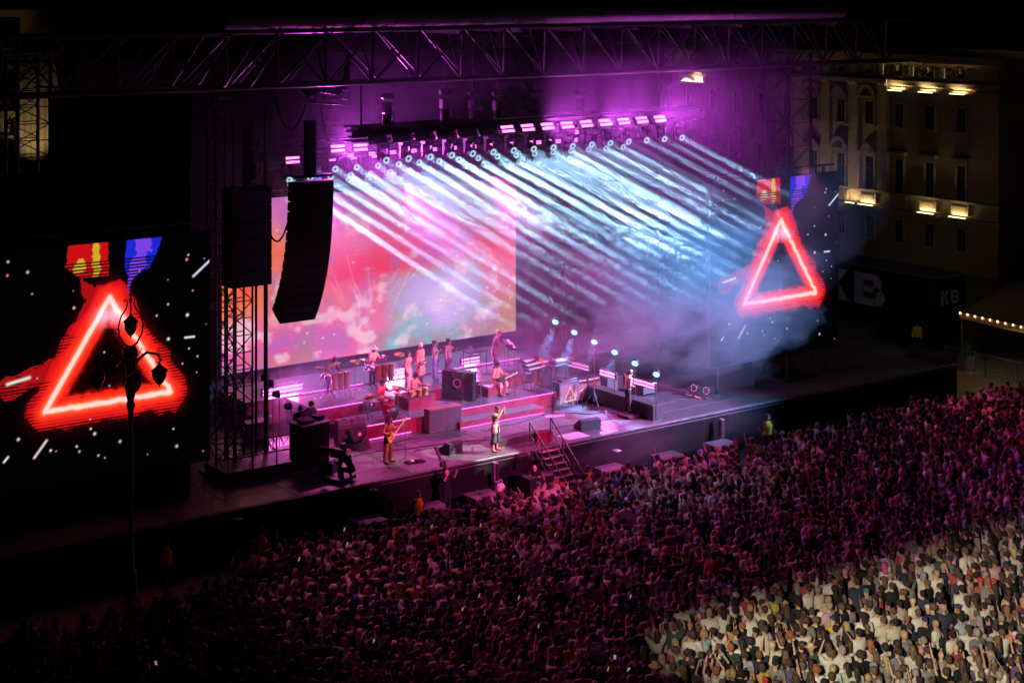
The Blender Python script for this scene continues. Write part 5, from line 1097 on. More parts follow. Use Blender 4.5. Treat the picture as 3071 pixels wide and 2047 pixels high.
for (px, py), lab, rz, P in GU:
    p = at(px, py, z=1.74); person((p.x, p.y, 0), math.radians(rz+180), lab, P, SK2, [('shirt', 'tee', (.02, .02, .025)), ('trousers', 'trousers', (.015, .015, .02)), ('safety_vest', 'vest', VEST)], ('short', DARKH), 'security guards in the pit', .022, False)
b, J = person(at(1340, 1412, y=-.75)+Vector((0, 0, -1.62)), math.radians(10), 'cameraman in black with a big lens pointed up from the pit', dict(h=1.74, lean=-4, head=(-12, 0), armR=((-.06, -.16, -.08), (.05, -.14, .24)), armL=((.06, -.2, -.04), (-.05, -.16, .2))), SK1, [('top', 'tee', (.015, .015, .018)), ('trousers', 'trousers', (.015, .015, .018))], ('short', DARKH), 'camera crew', .022, False)
def photo_camera(p, d, label, L_=.55):
    t = thing('photo_camera', p, 0, label, 'camera'); M = basis(d).to_4x4(); MB().box((0, 0, 0), (.2, .18, .16), None, .03).build('camera_body', BLACK, t, M); MB().lathe([(.05, .08), (.06, .15), (.06, L_*.7), (.085, L_), (.08, L_)], 12).build('lens_barrel', GREYT, t, M); MB().box((0, .12, .0), (.07, .06, .2), None, .01).build('microphone', RUBBER, t, M)
photo_camera(b.location+Vector((-.1, .15, 1.85)), (-.2, .35, .9), 'long lensed television camera held up by the cameraman in the pit', .7)
b, J = person(at(1605, 1400, y=-.9)+Vector((.0, 0, -1.45)), math.radians(-40), 'photographer bending over the loudspeaker beside the stairs', dict(h=1.74, lean=34, head=(-10, 0), armR=((-.06, -.2, -.04), (.06, -.14, .2)), armL=((.06, -.22, -.04), (-.06, -.14, .2))), SK1, [('top', 'tee', (.02, .018, .02)), ('trousers', 'trousers', (.015, .015, .018))], (None, None), 'camera crew', .022, False)
photo_camera(at(1592, 1378, y=b.location.y-.3), (.2, .8, .5), 'photo camera in the hands of the bending photographer', .4)

# ------------------------------------------------------------------ the crowd
pose_list = [
    dict(), dict(lean=3, head=(4, 12)), dict(head=(-4, -15), armL=((.08, -.05, -.26), (-.10, -.20, .10)), armR=((-.08, -.05, -.26), (.10, -.20, .10))),
    dict(head=(-8, 0), armR=((-.10, -.06, .24), (.04, -.06, .26))), dict(head=(-8, 5), armL=((.12, -.08, .20), (-.14, -.10, .24)), armR=((-.12, -.08, .20), (.14, -.10, .24))),
    dict(head=(-2, 6), armL=((.10, -.16, .02), (-.06, -.16, .24)), armR=((-.10, -.16, .02), (.06, -.16, .24))), dict(lean=-2, head=(-6, -8), armL=((.13, -.02, .22), (.03, -.06, .27))), dict(girth=1.15, head=(2, -6))]
pose_words = ['', 'leaning forward', 'arms folded', 'right arm raised', 'both arms raised', 'hands before face', 'left arm raised', 'broad']
hair_styles = ['short', 'curly', 'long', 'bun', 'cap', 'hat', 'beanie', None]
hair_words = dict(short='short', curly='curly', long='long', bun='tied up')
TOPS = [('white', (.60, .58, .54), 30), ('black', (.014, .014, .017), 28), ('grey', (.20, .20, .20), 12), ('navy', (.025, .035, .07), 8), ('beige', (.40, .35, .28), 8), ('cream', (.52, .48, .40), 7), ('yellow', (.55, .42, .06), 1.6), ('red', (.36, .06, .06), 2.2), ('dark green', (.04, .09, .06), 2.4), ('blue', (.07, .14, .34), 1.8), ('brown', (.15, .10, .07), 3), ('orange', (.50, .20, .06), .8), ('pale green', (.36, .42, .32), 2), ('pink', (.48, .28, .30), 1.6), ('purple', (.16, .11, .24), 1.2), ('light blue', (.34, .41, .48), 3)]
HAIRC = [('black', (.022, .019, .017), 24), ('dark brown', (.060, .042, .028), 34), ('brown', (.13, .085, .05), 20), ('blond', (.38, .28, .15), 9), ('grey', (.26, .25, .24), 5), ('ginger', (.28, .11, .04), 3), ('pink', (.70, .10, .32), .4)]
HATC = [('white', (.6, .58, .55)), ('black', (.02, .02, .022)), ('light blue', (.22, .42, .55)), ('green', (.03, .22, .11)), ('red', (.5, .04, .05)), ('straw', (.55, .44, .25)), ('navy', (.03, .05, .14))]
def pick(tab): return random.choices(tab, [r[2] for r in tab])[0]
LIB = []                                                  # shared meshes of the nearest people
for P in pose_list:
    P['hd'] = 1.05; J = joints(P); d = dict(P=P, J=J)
    d['body'] = remesh('crowd_body', body_pieces(P, J), .021, SKINM, .45); d['shirt'] = remesh('shirt', wear_pieces(P, J, 'tee', .02), .026, WEAR, .5); d['trousers'] = remesh('trousers', wear_pieces(P, J, 'trousers'), .04, WEAR, .4)
    for hs in hair_styles:
        if hs: d[hs] = remesh('hair', hair_pieces(P, J, hs), .018, WEAR if hs in ('cap', 'hat', 'beanie') else HAIRM, .5)
    LIB.append(d)
# places: jittered rows facing the stage
cr_ = random.Random(21); spots = []
yy = -3.55
while yy > -29:
    xx = -30+cr_.uniform(0, .5)
    while xx < 37:
        x_, y_ = xx+cr_.uniform(-.17, .17), yy+cr_.uniform(-.16, .16); xx += .51
        if (x_ < -12 and y_ > -5.1-.05*(-12-x_)) or cr_.random() < .08+.30*max(0, mnoise.noise(Vector((x_*.55, y_*.55, 3.0)))): continue
        if x_ > 28.4 and y_ > -4.2: continue
        px, py = proj((x_, y_, 1.55))
        if -90 < px < 3160 and py < 2150:
            dd = (Vector((x_, y_, 1.5))-CP).dot(FWD); spots.append((dd, x_, y_, px, py))
    yy -= .50
spots.sort()
vis = [k for k in spots if -5 < k[3] < 3076 and k[4] < 2050]
near = set(id(k) for k in vis[:300])
CENTRE = Vector((4.0, 5.0))
def facing(x_, y_): v = CENTRE-Vector((x_, y_)); return math.atan2(v.y, v.x)+PI/2+cr_.gauss(0, .22)
used = {}; NBR = []
def where(k):
    _, x_, y_, px, py = k
    lit = 'floodlit' if (y_ < -16.8 and x_ > -5.6) else 'shaded'
    col_ = ['far left', 'left', 'middle', 'right', 'far right'][min(4, max(0, int(px/3071*5)))]
    row = 'nearest row' if py > 1990 else 'second row' if py > 1940 else 'third row' if py > 1890 else 'further back'
    return lit, col_, row
POSEW = [28, 24, 12, 6, 5, 8, 6, 11]
PHONE = emis('phone_screen_glow', (.80, .85, 1.0), .28); PHONEO = emis('phone_warm_glow', (1.0, .45, .25), .38)
def phone(p, rz, label, m):
    t = thing('phone', p, rz, label, 'phone', 'lit phones in the crowd'); t.rotation_euler = (math.radians(-15), 0, rz); MB().b2((-.04, -.004, -.075), (.04, .012, .075), .004).build('case', BLACK, t); MB().b2((-.036, .0125, -.065), (.036, .0135, .065)).build('screen', m, t)
nph = 0
for k in vis[:300]:
    _, x_, y_, px, py = k; pi_ = random.choices(range(8), POSEW)[0]; d = LIB[pi_]; rz = facing(x_, y_); sc_ = random.gauss(.985, .055)
    hs = random.choices(hair_styles, [34, 14, 18, 9, 6, 1.0, 1.5, 3])[0]; tn, tc_, _ = pick(TOPS); hn, hc, _ = pick(HAIRC)
    if hs in ('cap', 'hat', 'beanie'): hn, hc = random.choice(HATC)
    if hs == 'hat': hn, hc = HATC[5]
    if hn == 'pink': hs = 'long'
    sk = random.choices([SK1, (.42, .25, .18), SK2], [6, 4, 1.2])[0]
    b = link('person', d['body']); b.location = (x_, y_, 0); b.rotation_euler = (0, 0, rz); b.scale = (sc_,)*3; b.color = (*sk, 1)
    v_ = random.uniform(.8, 1.15); o = link('shirt', d['shirt'], b); o.color = (*[c*v_ for c in tc_], 1)
    o = link('trousers', d['trousers'], b); o.color = (*random.choice([(.03, .04, .07), (.015, .015, .018), (.10, .11, .14), (.22, .18, .13)]), 1)
    if hs: o = link('hat' if hs in ('cap', 'hat', 'beanie') else 'hair', d[hs], b); o.color = (*hc, 1)
    if random.random() < .12 and tn not in ('black', 'navy'):
        pr_ = MB()
        for q_ in range(random.randint(2, 4)): pr_.b2((-.09+random.uniform(0, .05), .128, 1.36-.05*q_), (.09-random.uniform(0, .06), .160, 1.385-.05*q_))
        pr_.build('shirt_print', CLOTH, b)
    ex = ''
    if random.random() < .13:                             # shoulder bag or backpack
        if random.random() < .5: MB().tube([(-.19, .06, 1.44), (-.08, .16, 1.30), (.08, .165, 1.14), (.19, .10, 1.0)], .014, 5).ell((.21, .10, .94), (.05, .10, .10), None, 10, 6).build('bag', CLOTH, b); ex = ', bag strap'
        else: MB().box((0, .22, 1.25), (.28, .15, .40), None, .06).build('backpack', random.choice([CLOTH, GREYT, BROWNT]), b); ex = ', backpack'
    hw_ = f'{hn} {hs}' if hs in ('cap', 'hat', 'beanie') else (f'{hair_words[hs]} {hn} hair' if hs else 'a shaved head')
    lit, col_, row = where(k)
    lab = f'person in {tn} top, {hw_}{ex}'
    if pose_words[pi_] and not ex: lab += ', '+pose_words[pi_]
    lab += f', {row} {col_}'
    if lab in used:                                       # tell look-alikes apart by their neighbour
        nb = min(NBR, key=lambda r: (r[0]-px)**2+(r[1]-py)**2) if NBR else None
        if nb: lab += f', beside {nb[2]}'
    if len(lab.split()) > 16: lab = lab.replace(', '+pose_words[pi_], '') if pose_words[pi_] else lab
    used[lab] = 1; NBR.append((px, py, f'{tn} top'))
    tag(b, lab, 'person', f'{lit} people in the near crowd')
    if pi_ in (4, 5, 2) and nph < 7 and random.random() < .3:
        J = d['J']; w = (J['wrL']+J['wrR'])/2*sc_+Vector((0, -.07, .10)); nph += 1
        phone(Vector((x_, y_, 0))+Matrix.Rotation(rz, 3, 'Z') @ w, rz, f'{ORD[nph-1]} glowing phone in the near crowd, held by person in {tn} top', random.choice([PHONE, PHONEO]))
# everyone further back: one mass with the colours on the mesh
LOW = []
for P in pose_list:
    J = joints(P); parts = []
    for nm, pcs, vx, dc in (('body', body_pieces(P, J, False), .05, .22), ('shirt', wear_pieces(P, J, 'tee', .028), .055, .28), ('trousers', wear_pieces(P, J, 'trousers', .03), .09, .25)):
        me = remesh('t', pcs, vx, SKINM, dc, 1); parts.append((nm, me))
    for hs in ('short', 'curly', 'long', 'bun', 'cap'): parts.append((hs, remesh('t', hair_pieces(P, J, hs), .045, SKINM, .35, 1)))
    arr = {}
    for nm, me in parts:
        me.calc_loop_triangles(); v = np.empty(len(me.vertices)*3, 'f4'); me.vertices.foreach_get('co', v); f = np.empty(len(me.loop_triangles)*3, 'i4'); me.loop_triangles.foreach_get('vertices', f); arr[nm] = (v.reshape(-1, 3), f.reshape(-1, 3)); bpy.data.meshes.remove(me)
    LOW.append(arr)
V, Fc, Cc = [], [], []; nv_ = 0
def put(arr, M3, off, sc_, col):
    global nv_
    v, f = arr; V.append((v*sc_) @ M3.T+off); Fc.append(f+nv_); Cc.append(np.broadcast_to(np.array((*col, 1.0), 'f4'), (len(v), 4))); nv_ += len(v)
for k in spots:
    if id(k) in near: continue
    _, x_, y_, px, py = k; fr_ = y_ > -9
    pi_ = random.choices(range(8), [26, 24, 12, 7, 7, 10, 6, 8] if fr_ else POSEW)[0]; a = LOW[pi_]; rz = facing(x_, y_); c_, s_ = math.cos(rz), math.sin(rz); M3 = np.array(((c_, -s_, 0), (s_, c_, 0), (0, 0, 1)), 'f4'); off = np.array((x_, y_, 0), 'f4'); sc_ = random.gauss(.985, .055)
    sk = random.choices([SK1, (.42, .25, .18), SK2], [6, 4, 1.2])[0]; tn, tc_, _ = pick(TOPS); hn, hc, _ = pick(HAIRC); hs = random.choices(['short', 'curly', 'long', 'bun', 'cap'], [36, 14, 22, 10, 6])[0]
    if hs == 'cap': hn, hc = random.choice(HATC)
    put(a['body'], M3, off, sc_, sk); put(a['shirt'], M3, off, sc_, tc_); put(a['trousers'], M3, off, sc_, (.03, .03, .04)); put(a[hs], M3, off, sc_, hc)
V = np.concatenate(V); Fc = np.concatenate(Fc); Cc = np.concatenate(Cc)
me = bpy.data.meshes.new('crowd'); me.vertices.add(len(V)); me.vertices.foreach_set('co', V.ravel().astype('f4')); me.loops.add(Fc.size); me.loops.foreach_set('vertex_index', Fc.ravel().astype('i4')); me.polygons.add(len(Fc)); me.polygons.foreach_set('loop_start', np.arange(0, Fc.size, 3, dtype='i4')); me.update(calc_edges=True)
me.polygons.foreach_set('use_smooth', np.ones(len(Fc), bool)); ca = me.color_attributes.new('Col', 'FLOAT_COLOR', 'POINT'); ca.data.foreach_set('color', Cc.ravel().astype('f4')); me.materials.append(vcol('crowd_colours', .8))
o = link('crowd', me); tag(o, 'dense standing crowd filling the square up to the pit', 'crowd', kind='stuff')
print('CROWD', len(spots), len(vis), len(Fc))
# a few lit phones further back, held on raised arms
for i, (px, py, w_) in enumerate([(1032, 1586, 1), (1294, 1577, 0), (1440, 1573, 0), (1040, 1630, 1), (1436, 1784, 0), (1386, 1824, 0), (1120, 1920, 1), (896, 1675, 0), (1664, 1601, 0), (1555, 1790, 0), (1890, 1787, 1), (1614, 1875, 0), (1823, 2003, 0)]):
    p = at(px, py, z=1.95); phone(p, math.radians(180+20), f'small glowing phone screen held above the dim crowd, {ORD[i]} of the scattered phones', PHONE if w_ else PHONEO)

# ------------------------------------------------------------------ street lamp in front of the left screen
IRON = mat('cast_iron', (.014, .014, .015), .5, .4); LGLASS = mat('milky_glass', (.30, .27, .28), .25, 0, .2, 5)
lp0 = at(392, 1828, z=0)
t = thing('street_lamp', (lp0.x, lp0.y, 0), 0, 'ornate cast iron street lamp with five unlit lanterns before the left screen', 'street lamp')
sc_l = lambda px, py: at(px, py, y=lp0.y)-Vector((lp0.x, lp0.y, 0))
zt = sc_l(384, 1040).z
MB().lathe([(.34, 0), (.34, .3), (.26, .45), (.20, 1.2), (.13, 1.4), (.10, 1.9), (.085, 3.0), (.075, 6.0), (.085, zt-2.1), (.15, zt-1.9), (.11, zt-1.75), (.20, zt-1.3), (.14, zt-1.0), (.17, zt-.6), (.24, zt-.12), (.16, zt)], 16).build('post', IRON, t)
def lantern(c, r=.21, ring=True):
    g = MB().lathe([(.03, -.26), (.12, -.21), (r*.88, -.06), (r*.99, .06), (r, .16)], 12, c).build('lantern', LGLASS, t)
    MB().lathe([(r*1.12, .16), (r*1.16, .20), (r*.85, .26), (r*.62, .30), (r*.42, .35), (.05, .39), (.03, .44)], 12, c).build('lantern_cap', IRON, g); MB().lathe([(.0, -.36), (.028, -.33), (.02, -.29), (.05, -.26), (.125, -.205)], 10, c).build('finial', IRON, g)
    rb = MB()
    for k in range(6): a = k*PI/3; rb.tube([Vector(c)+Vector((math.cos(a)*q0, math.sin(a)*q0, z0)) for q0, z0 in ((.05, -.26), (r*.55, -.18), (r*.91, -.06), (r*1.02, .08), (r*1.04, .17))], .012, 5)
    rb.build('lantern_rib', IRON, g)
tl = sc_l(386, 982); lantern(Vector((0, 0, tl.z)), .21)
fr = MB()                                                # lyre shaped frame round the top lantern
for s_ in (-1, 1):
    fr.tube([(0, 0, zt-.05), (s_*.22, 0, zt+.10), (s_*.40, 0, zt+.42), (s_*.42, 0, zt+.72), (s_*.33, 0, zt+1.02), (s_*.16, 0, zt+1.24), (s_*.10, 0, zt+1.42), (s_*.16, 0, zt+1.54), (s_*.24, 0, zt+1.52), (s_*.22, 0, zt+1.44)], [.045, .04, .03, .03, .028, .026, .022, .02, .018, .012], 6)
    fr.ell((s_*.43, 0, zt+.62), (.05, .03, .06), None, 6, 5)
fr.cyl((0, 0, zt+1.0), (0, 0, zt+1.45), .03, .03, 6).lathe([(.02, 1.42), (.07, 1.5), (.03, 1.58), (.055, 1.68), (.02, 1.8), (0, 1.82)], 8, (0, 0, zt)); fr.build('lyre_frame', IRON, t)
ARMP = [(v.x, v.y) for v in (RIGHT*.88+FWD*.25, RIGHT*.30-FWD*.85, RIGHT*-1.02-FWD*.25, RIGHT*-.40+FWD*.80)]
for ax, ay in ARMP:
    u = Vector((ax, ay, 0)); a = u.normalized(); R0 = u.length
    ar = MB().tube([Vector((0, 0, zt-.75)), a*.22+Vector((0, 0, zt-.45)), a*R0*.55+Vector((0, 0, zt-.22)), a*R0*.95+Vector((0, 0, zt-.30)), a*(R0+.06)+Vector((0, 0, zt-.50)), a*(R0-.04)+Vector((0, 0, zt-.62)), a*(R0-.10)+Vector((0, 0, zt-.52))], [.07, .06, .05, .045, .04, .032, .02], 6)
    ar.tube([a*.1+Vector((0, 0, zt-.5)), a*.36+Vector((0, 0, zt-.06)), a*.52+Vector((0, 0, zt-.16)), a*.44+Vector((0, 0, zt-.32)), a*.34+Vector((0, 0, zt-.24))], .02, 5)
    ar.cyl(a*R0+Vector((0, 0, zt-.40)), a*R0+Vector((0, 0, zt-.62)), .025, .03, 6).build('arm', IRON, t); lantern(a*R0+Vector((0, 0, zt-1.02)), .24)

# ------------------------------------------------------------------ palazzo on the right
STONE = mat('warm_plaster', (.42, .34, .24), .85, 0, .18, .5, .25); STONE2 = mat('carved_stone', (.50, .42, .31), .8, 0, .2, 2.5, .25); GLASSD = mat('dark_window_glass', (.012, .013, .016), .12); SHUT = mat('grey_shutter', (.10, .10, .09), .7)
LED_ = emis('warm_led_strip', (1.0, .80, .38), 3.0)
XB = 58.0; fz = lambda px, py: at(px, py, x=XB)
yR = fz(2995, 400).y; yL = 84.0; ztop = fz(2690, 172).z
t = thing('palazzo', (XB, yR, 0), 0, 'pale stone palace with rows of windows and warm strip lights on the right', 'building')
X = lambda v: v                                          # local: x out of the wall is negative, y along the facade
MB().b2((0, 0, 0), (16, yL-yR, ztop)).build('wall', STONE, t)
for z0, z1, pr in ((ztop-.25, ztop+.28, .75), (ztop-.55, ztop-.25, .45), (fz(2690, 245).z-.2, fz(2690, 245).z+.12, .4), (fz(2690, 262).z-.2, fz(2690, 262).z, .2), (fz(2787, 592).z-.1, fz(2787, 592).z+.06, .3), (fz(2787, 640).z-.2, fz(2787, 640).z, .35)):
    MB().b2((-pr, -pr, z0), (0.0, yL-yR, z1)).build('cornice', STONE2, t)
yc0 = fz(2885, 300).y-yR; dyc = fz(2790, 300).y-fz(2885, 300).y
ncol = int((yL-yR-yc0)/dyc)
def zof(py, px=2790): return fz(px, py).z
def window(yc, z0, z1, w, style, nm='window'):
    f = MB().b2((-.14, yc-w/2-.14, z0-.1), (0.05, yc-w/2, z1+.14)).b2((-.14, yc+w/2, z0-.1), (.05, yc+w/2+.14, z1+.14)).b2((-.14, yc-w/2-.14, z1), (.05, yc+w/2+.14, z1+.16)).b2((-.2, yc-w/2-.2, z0-.22), (.05, yc+w/2+.2, z0-.08)).build(nm, STONE2, t)
    MB().b2((-.012, yc-w/2, z0-.08), (-.004, yc+w/2, z1)).build('pane', GLASSD, f)
    MB().b2((-.05, yc-.05, z0-.08), (-.013, yc+.05, z1)).b2((-.05, yc-w/2, z0+(z1-z0)*.62), (-.013, yc+w/2, z0+(z1-z0)*.62+.06)).build('mullion', SHUT, f)
    if style == 'hood': MB().b2((-.5, yc-w/2-.4, z1+.42), (0, yc+w/2+.4, z1+.60)).b2((-.35, yc-w/2-.3, z1+.30), (0, yc+w/2+.3, z1+.42)).build('hood', STONE2, f)
    if style == 'tri': MB().prism([(yc-w/2-.45, z1+.42), (yc+w/2+.45, z1+.42), (yc, z1+1.15)], (-.45, 0, 0), (0, 1, 0), (0, 0, 1), (.45, 0, 0)).b2((-.5, yc-w/2-.5, z1+.28), (0, yc+w/2+.5, z1+.42)).build('pediment', STONE2, f)
    if style == 'arch':
        pts = [(yc-(w/2+.45)*math.cos(PI*i/14), z1+.42+.85*math.sin(PI*i/14)) for i in range(15)]
        inn = [(yc-(w/2+.2)*math.cos(PI*i/14), z1+.42+.60*math.sin(PI*i/14)) for i in range(14, -1, -1)]
        b_ = MB()
        for i in range(14): b_.prism([pts[i], pts[i+1], inn[13-i], inn[14-i]], (-.5, 0, 0), (0, 1, 0), (0, 0, 1), (.5, 0, 0))
        b_.b2((-.5, yc-w/2-.5, z1+.28), (0, yc+w/2+.5, z1+.42)).build('pediment', STONE2, f)
zA0, zA1 = zof(228), zof(198); zB0, zB1 = zof(384), zof(318); zC0, zC1 = zof(590), zof(488); zD0, zD1 = zof(735), zof(672)
for k in range(ncol):
    yc = yc0+dyc*k; wing = k >= 3
    window(yc, zA0, zA1, dyc*.24, 'plain'); window(yc, zB0, zB1, dyc*.27, ('arch' if k % 2 else 'tri') if wing else 'plain'); window(yc, zC0, zC1, dyc*.27, ('tri' if k % 2 else 'arch') if wing else 'hood'); window(yc, zD0, zD1, dyc*.27, 'plain')
    pz0, pz1 = zof(632), zof(600)                        # balustrade panel under the tall window
    pn = MB().b2((-.28, yc-dyc*.27, pz0), (0, yc+dyc*.27, pz1)).build('balcony_panel', STONE2, t); MB().b2((-.31, yc-dyc*.21, pz0+.14), (-.282, yc+dyc*.21, pz1-.14)).build('sunk_field', STONE, pn)
    MB().b2((-.5, yc-.15, ztop-.95), (0, yc+.15-.0, ztop-.57)).build('bracket', STONE2, t); MB().b2((-.42, yc+dyc*.5-.18, zA0-.1), (0, yc+dyc*.5+.18, ztop-.57)).build('bracket', STONE2, t)
    if wing:
        yq = yc-dyc*.5; MB().b2((-.35, yq-dyc*.16, zof(592)), (0, yq+dyc*.16, zof(258))).build('pilaster', STONE2, t)
        cp = MB().b2((-.5, yq-dyc*.2, zof(258)), (0, yq+dyc*.2, zof(246))).b2((-.42, yq-dyc*.18, zof(268)), (0, yq+dyc*.18, zof(264))).build('capital', STONE2, t)
        for s_ in (-1, 0, 1): MB().ell((-.42, yq+s_*dyc*.11, zof(256)), (.14, .2, .24), None, 8, 6).build('volute', STONE2, cp)
# strip lamps under the cornice and under the balconies
def strip_lamp(yc, z_, w, pw_, label):
    o = thing('strip_lamp', (XB, yR+yc, z_), 0, label, 'lamp', 'strip lamps on the palace'); MB().b2((-.62, -w/2, -.1), (0, w/2, -.03)).build('bracket', BLACK, o); MB().b2((-.60, -w/2, -.03), (-.48, w/2, .03)).build('tube', LED_, o)
    area('strip_light', (XB-.45, yR+yc, z_+.06), (.45, 0, 1), .9*w, .08, (1.0, .72, .30), pw_, 140, (0, 1, 0))
for k, nm in enumerate(('right', 'middle', 'left')): strip_lamp(yc0+dyc*k, zof((281, 275.5, 270)[k], (2875, 2778, 2688)[k]), dyc*.44, 34, f'glowing strip lamp under the palace cornice, {nm} one of three')
for k, nm, pw_ in ((0, 'rightmost', 13), (1, 'second from the right', 13), (3, 'beside the far side screen', 15)): strip_lamp(yc0+dyc*k, zof(637), dyc*.5, pw_, f'strip lamp under a first floor balcony of the palace, {nm}')
strip_lamp(yc0+dyc*3.55, zof(637), dyc*.3, 12, 'strip lamp under the pilaster foot beside the far side screen')
spot('facade_light', (XB-5, yR+yc0+dyc*4.4, 1), (XB, yR+yc0+dyc*4.2, 9), 70, (1.0, .70, .32), 420, .8, .2)
spot('facade_light', (XB-16, yR-3, 2), (XB, yR+7, 7), 75, (1.0, .72, .38), 150, .9, .3)  # added fill without a fixture, lifts the dark end of the facade
# lit upper storey that shows under the truss
strip_lamp(fz(2090, 240).y-yR, fz(2110, 245).z, 2.6, 40, 'strip lamp on the palace seen through the steelwork under the roof truss')

# ------------------------------------------------------------------ truck, canopy, barriers on the right
NAVY = mat('navy_truck_paint', (.012, .014, .03), .35, .2); LETW = mat('white_letter_paint', (.55, .55, .55), .6); TRX, TY0, TY1 = 36.8, 8.0, 22.0
t = thing('truck_trailer', (TRX, TY0, 0), 0, 'dark blue truck trailer lettered KB parked behind the stage end', 'truck')
MB().b2((0, 0, 1.3), (2.5, TY1-TY0, 4.0), .04).build('box_body', NAVY, t); MB().b2((-.015, -.01, 3.96), (2.515, TY1-TY0, 4.05)).build('roof_edge', mat('worn_roof', (.16, .11, .08), .8), t); MB().b2((.2, .3, .75), (2.3, TY1-TY0-.3, 1.28)).build('chassis', BLACK, t)
for y_ in (1.2, 2.5, 3.8):
    for x_ in (.25, 2.25):
        w_ = MB().lathe([(.2, -.16), (.5, -.16), (.52, -.1), (.52, .1), (.5, .16), (.2, .16)], 18, (0, 0, 0), Matrix.Rotation(PI/2, 3, 'Y')).build('wheel', RUBBER, t, Matrix.Translation((x_, y_, .52))); MB().lathe([(0, -.12), (.28, -.12), (.28, .12), (0, .12)], 14, (0, 0, 0), Matrix.Rotation(PI/2, 3, 'Y')).build('rim', ALU, w_)
for y_ in np.arange(.02, TY1-TY0, 1.55): MB().b2((-.012, y_, 1.3), (.0, y_+.03, 3.95)).build('side_seam', BLACK, t)
def letters(poly_list, org, u, v, w, m, par):
    b_ = MB()
    for pl in poly_list: b_.prism(pl, org, u, v, w)
    return b_.build('lettering', m, par)
KP = [[(0, 0), (.26, 0), (.26, 1), (0, 1)], [(.24, .5), (.56, 1), (.86, 1), (.46, .44)], [(.30, .58), (.46, .74), (.90, 0), (.58, 0)]]
def arc(cx, cy_, rx, ry, a0, a1, n=9): return [(cx+rx*math.cos(math.radians(a0+(a1-a0)*i/n)), cy_+ry*math.sin(math.radians(a0+(a1-a0)*i/n))) for i in range(n+1)]
def ringpolys(cx, cy_, rx, ry, tx, ty, a0, a1, n=9):
    o_, i_ = arc(cx, cy_, rx, ry, a0, a1, n), arc(cx, cy_, rx-tx, ry-ty, a0, a1, n); return [[o_[k], o_[k+1], i_[k+1], i_[k]] for k in range(n)]
BP = [[(0, 0), (.27, 0), (.27, 1), (0, 1)], [(.26, .80), (.55, .80), (.55, 1), (.26, 1)], [(.26, .42), (.55, .42), (.55, .60), (.26, .60)], [(.26, 0), (.58, 0), (.58, .22), (.26, .22)]]+ringpolys(.55, .71, .27, .29, .24, .18, -90, 90)+ringpolys(.58, .30, .32, .30, .27, .17, -90, 90)
yB = at(2562, 900, x=TRX-.02); yE = at(2664, 900, x=TRX-.02); zT_, zB_ = at(2590, 818, x=TRX-.02).z, at(2590, 912, x=TRX-.02).z
hB = zT_-zB_; wB = yB.y-yE.y
letters(BP, (-.03, yB.y-TY0, zB_), (0, -wB, 0), (0, 0, hB), (.02, 0, 0), LETW, t); letters(KP, (-.03, yB.y-TY0+wB*1.06, zB_), (0, -wB, 0), (0, 0, hB), (.02, 0, 0), LETW, t)
letters(KP, (.45, -.03, 2.5), (.72, 0, 0), (0, 0, .75), (0, .02, 0), mat('grey_letter_paint', (.3, .3, .3), .6), t); letters(BP, (1.28, -.03, 2.5), (.72, 0, 0), (0, 0, .75), (0, .02, 0), MATS['grey_letter_paint'], t)
tA, tB = at(2878, 935, z=3.1), at(3120, 990, z=3.1)
t = thing('canopy', (tA.x, tA.y, 0), 0, 'brown market canopy edged with small warm bulbs at the right', 'canopy'); dv = tB-tA; ou = Vector((6.5, 0, 1.6))
CAN = mat('brown_awning', (.12, .06, .03), .85); q0 = Vector((0, 0, 3.1))
MB().add([q0, q0+dv, q0+dv+ou, q0+ou]+[v-Vector((0, 0, .04)) for v in (q0, q0+dv, q0+dv+ou, q0+ou)], [(0, 1, 2, 3), (7, 6, 5, 4), (0, 4, 5, 1), (1, 5, 6, 2), (2, 6, 7, 3), (3, 7, 4, 0)]).build('awning', CAN, t)
MB().add([q0+Vector((-.03, 0, 0)), q0+dv+Vector((-.03, 0, 0)), q0+dv+Vector((-.03, 0, -.32)), q0+Vector((-.03, 0, -.32)), q0+Vector((-.01, 0, 0)), q0+dv+Vector((-.01, 0, 0)), q0+dv+Vector((-.01, 0, -.32)), q0+Vector((-.01, 0, -.32))], [(3, 2, 1, 0), (4, 5, 6, 7), (0, 1, 5, 4), (2, 3, 7, 6)]).build('valance', mat('cream_valance', (.42, .30, .18), .85), t)
BULB = emis('warm_bulb_glow', (1.0, .62, .22), 4)
for i in range(11): MB().ell(q0+dv*(i/10.5+.02)+Vector((-.09, 0, -.03)), (.05, .05, .06), None, 8, 6).build('bulb', BULB, t)
MB().tube([q0+dv*(i/40)+Vector((-.09, 0, .05+.03*math.cos(i*1.57))) for i in range(41)], .012, 5).build('bulb_wire', RUBBER, t)
area('canopy_light', tA+dv*.5+Vector((-.3, 0, -.1)), (-.5, 0, -1), dv.length, .06, (1.0, .62, .25), 22, 170, dv)
MB().cyl((.05, -.1, 0), (.05, -.1, 3.05), .05, .04, 8).build('canopy_post', BLKALU, t)
b, J = person(at(2750, 1062, z=0), math.radians(-60), 'person in a bright yellow safety jacket standing by the truck', dict(h=1.76, head=(0, 20)), SK1, [('jacket', 'long', (.70, .62, .03)), ('trousers', 'trousers', (.02, .02, .03))], ('short', DARKH), None, .022, False)
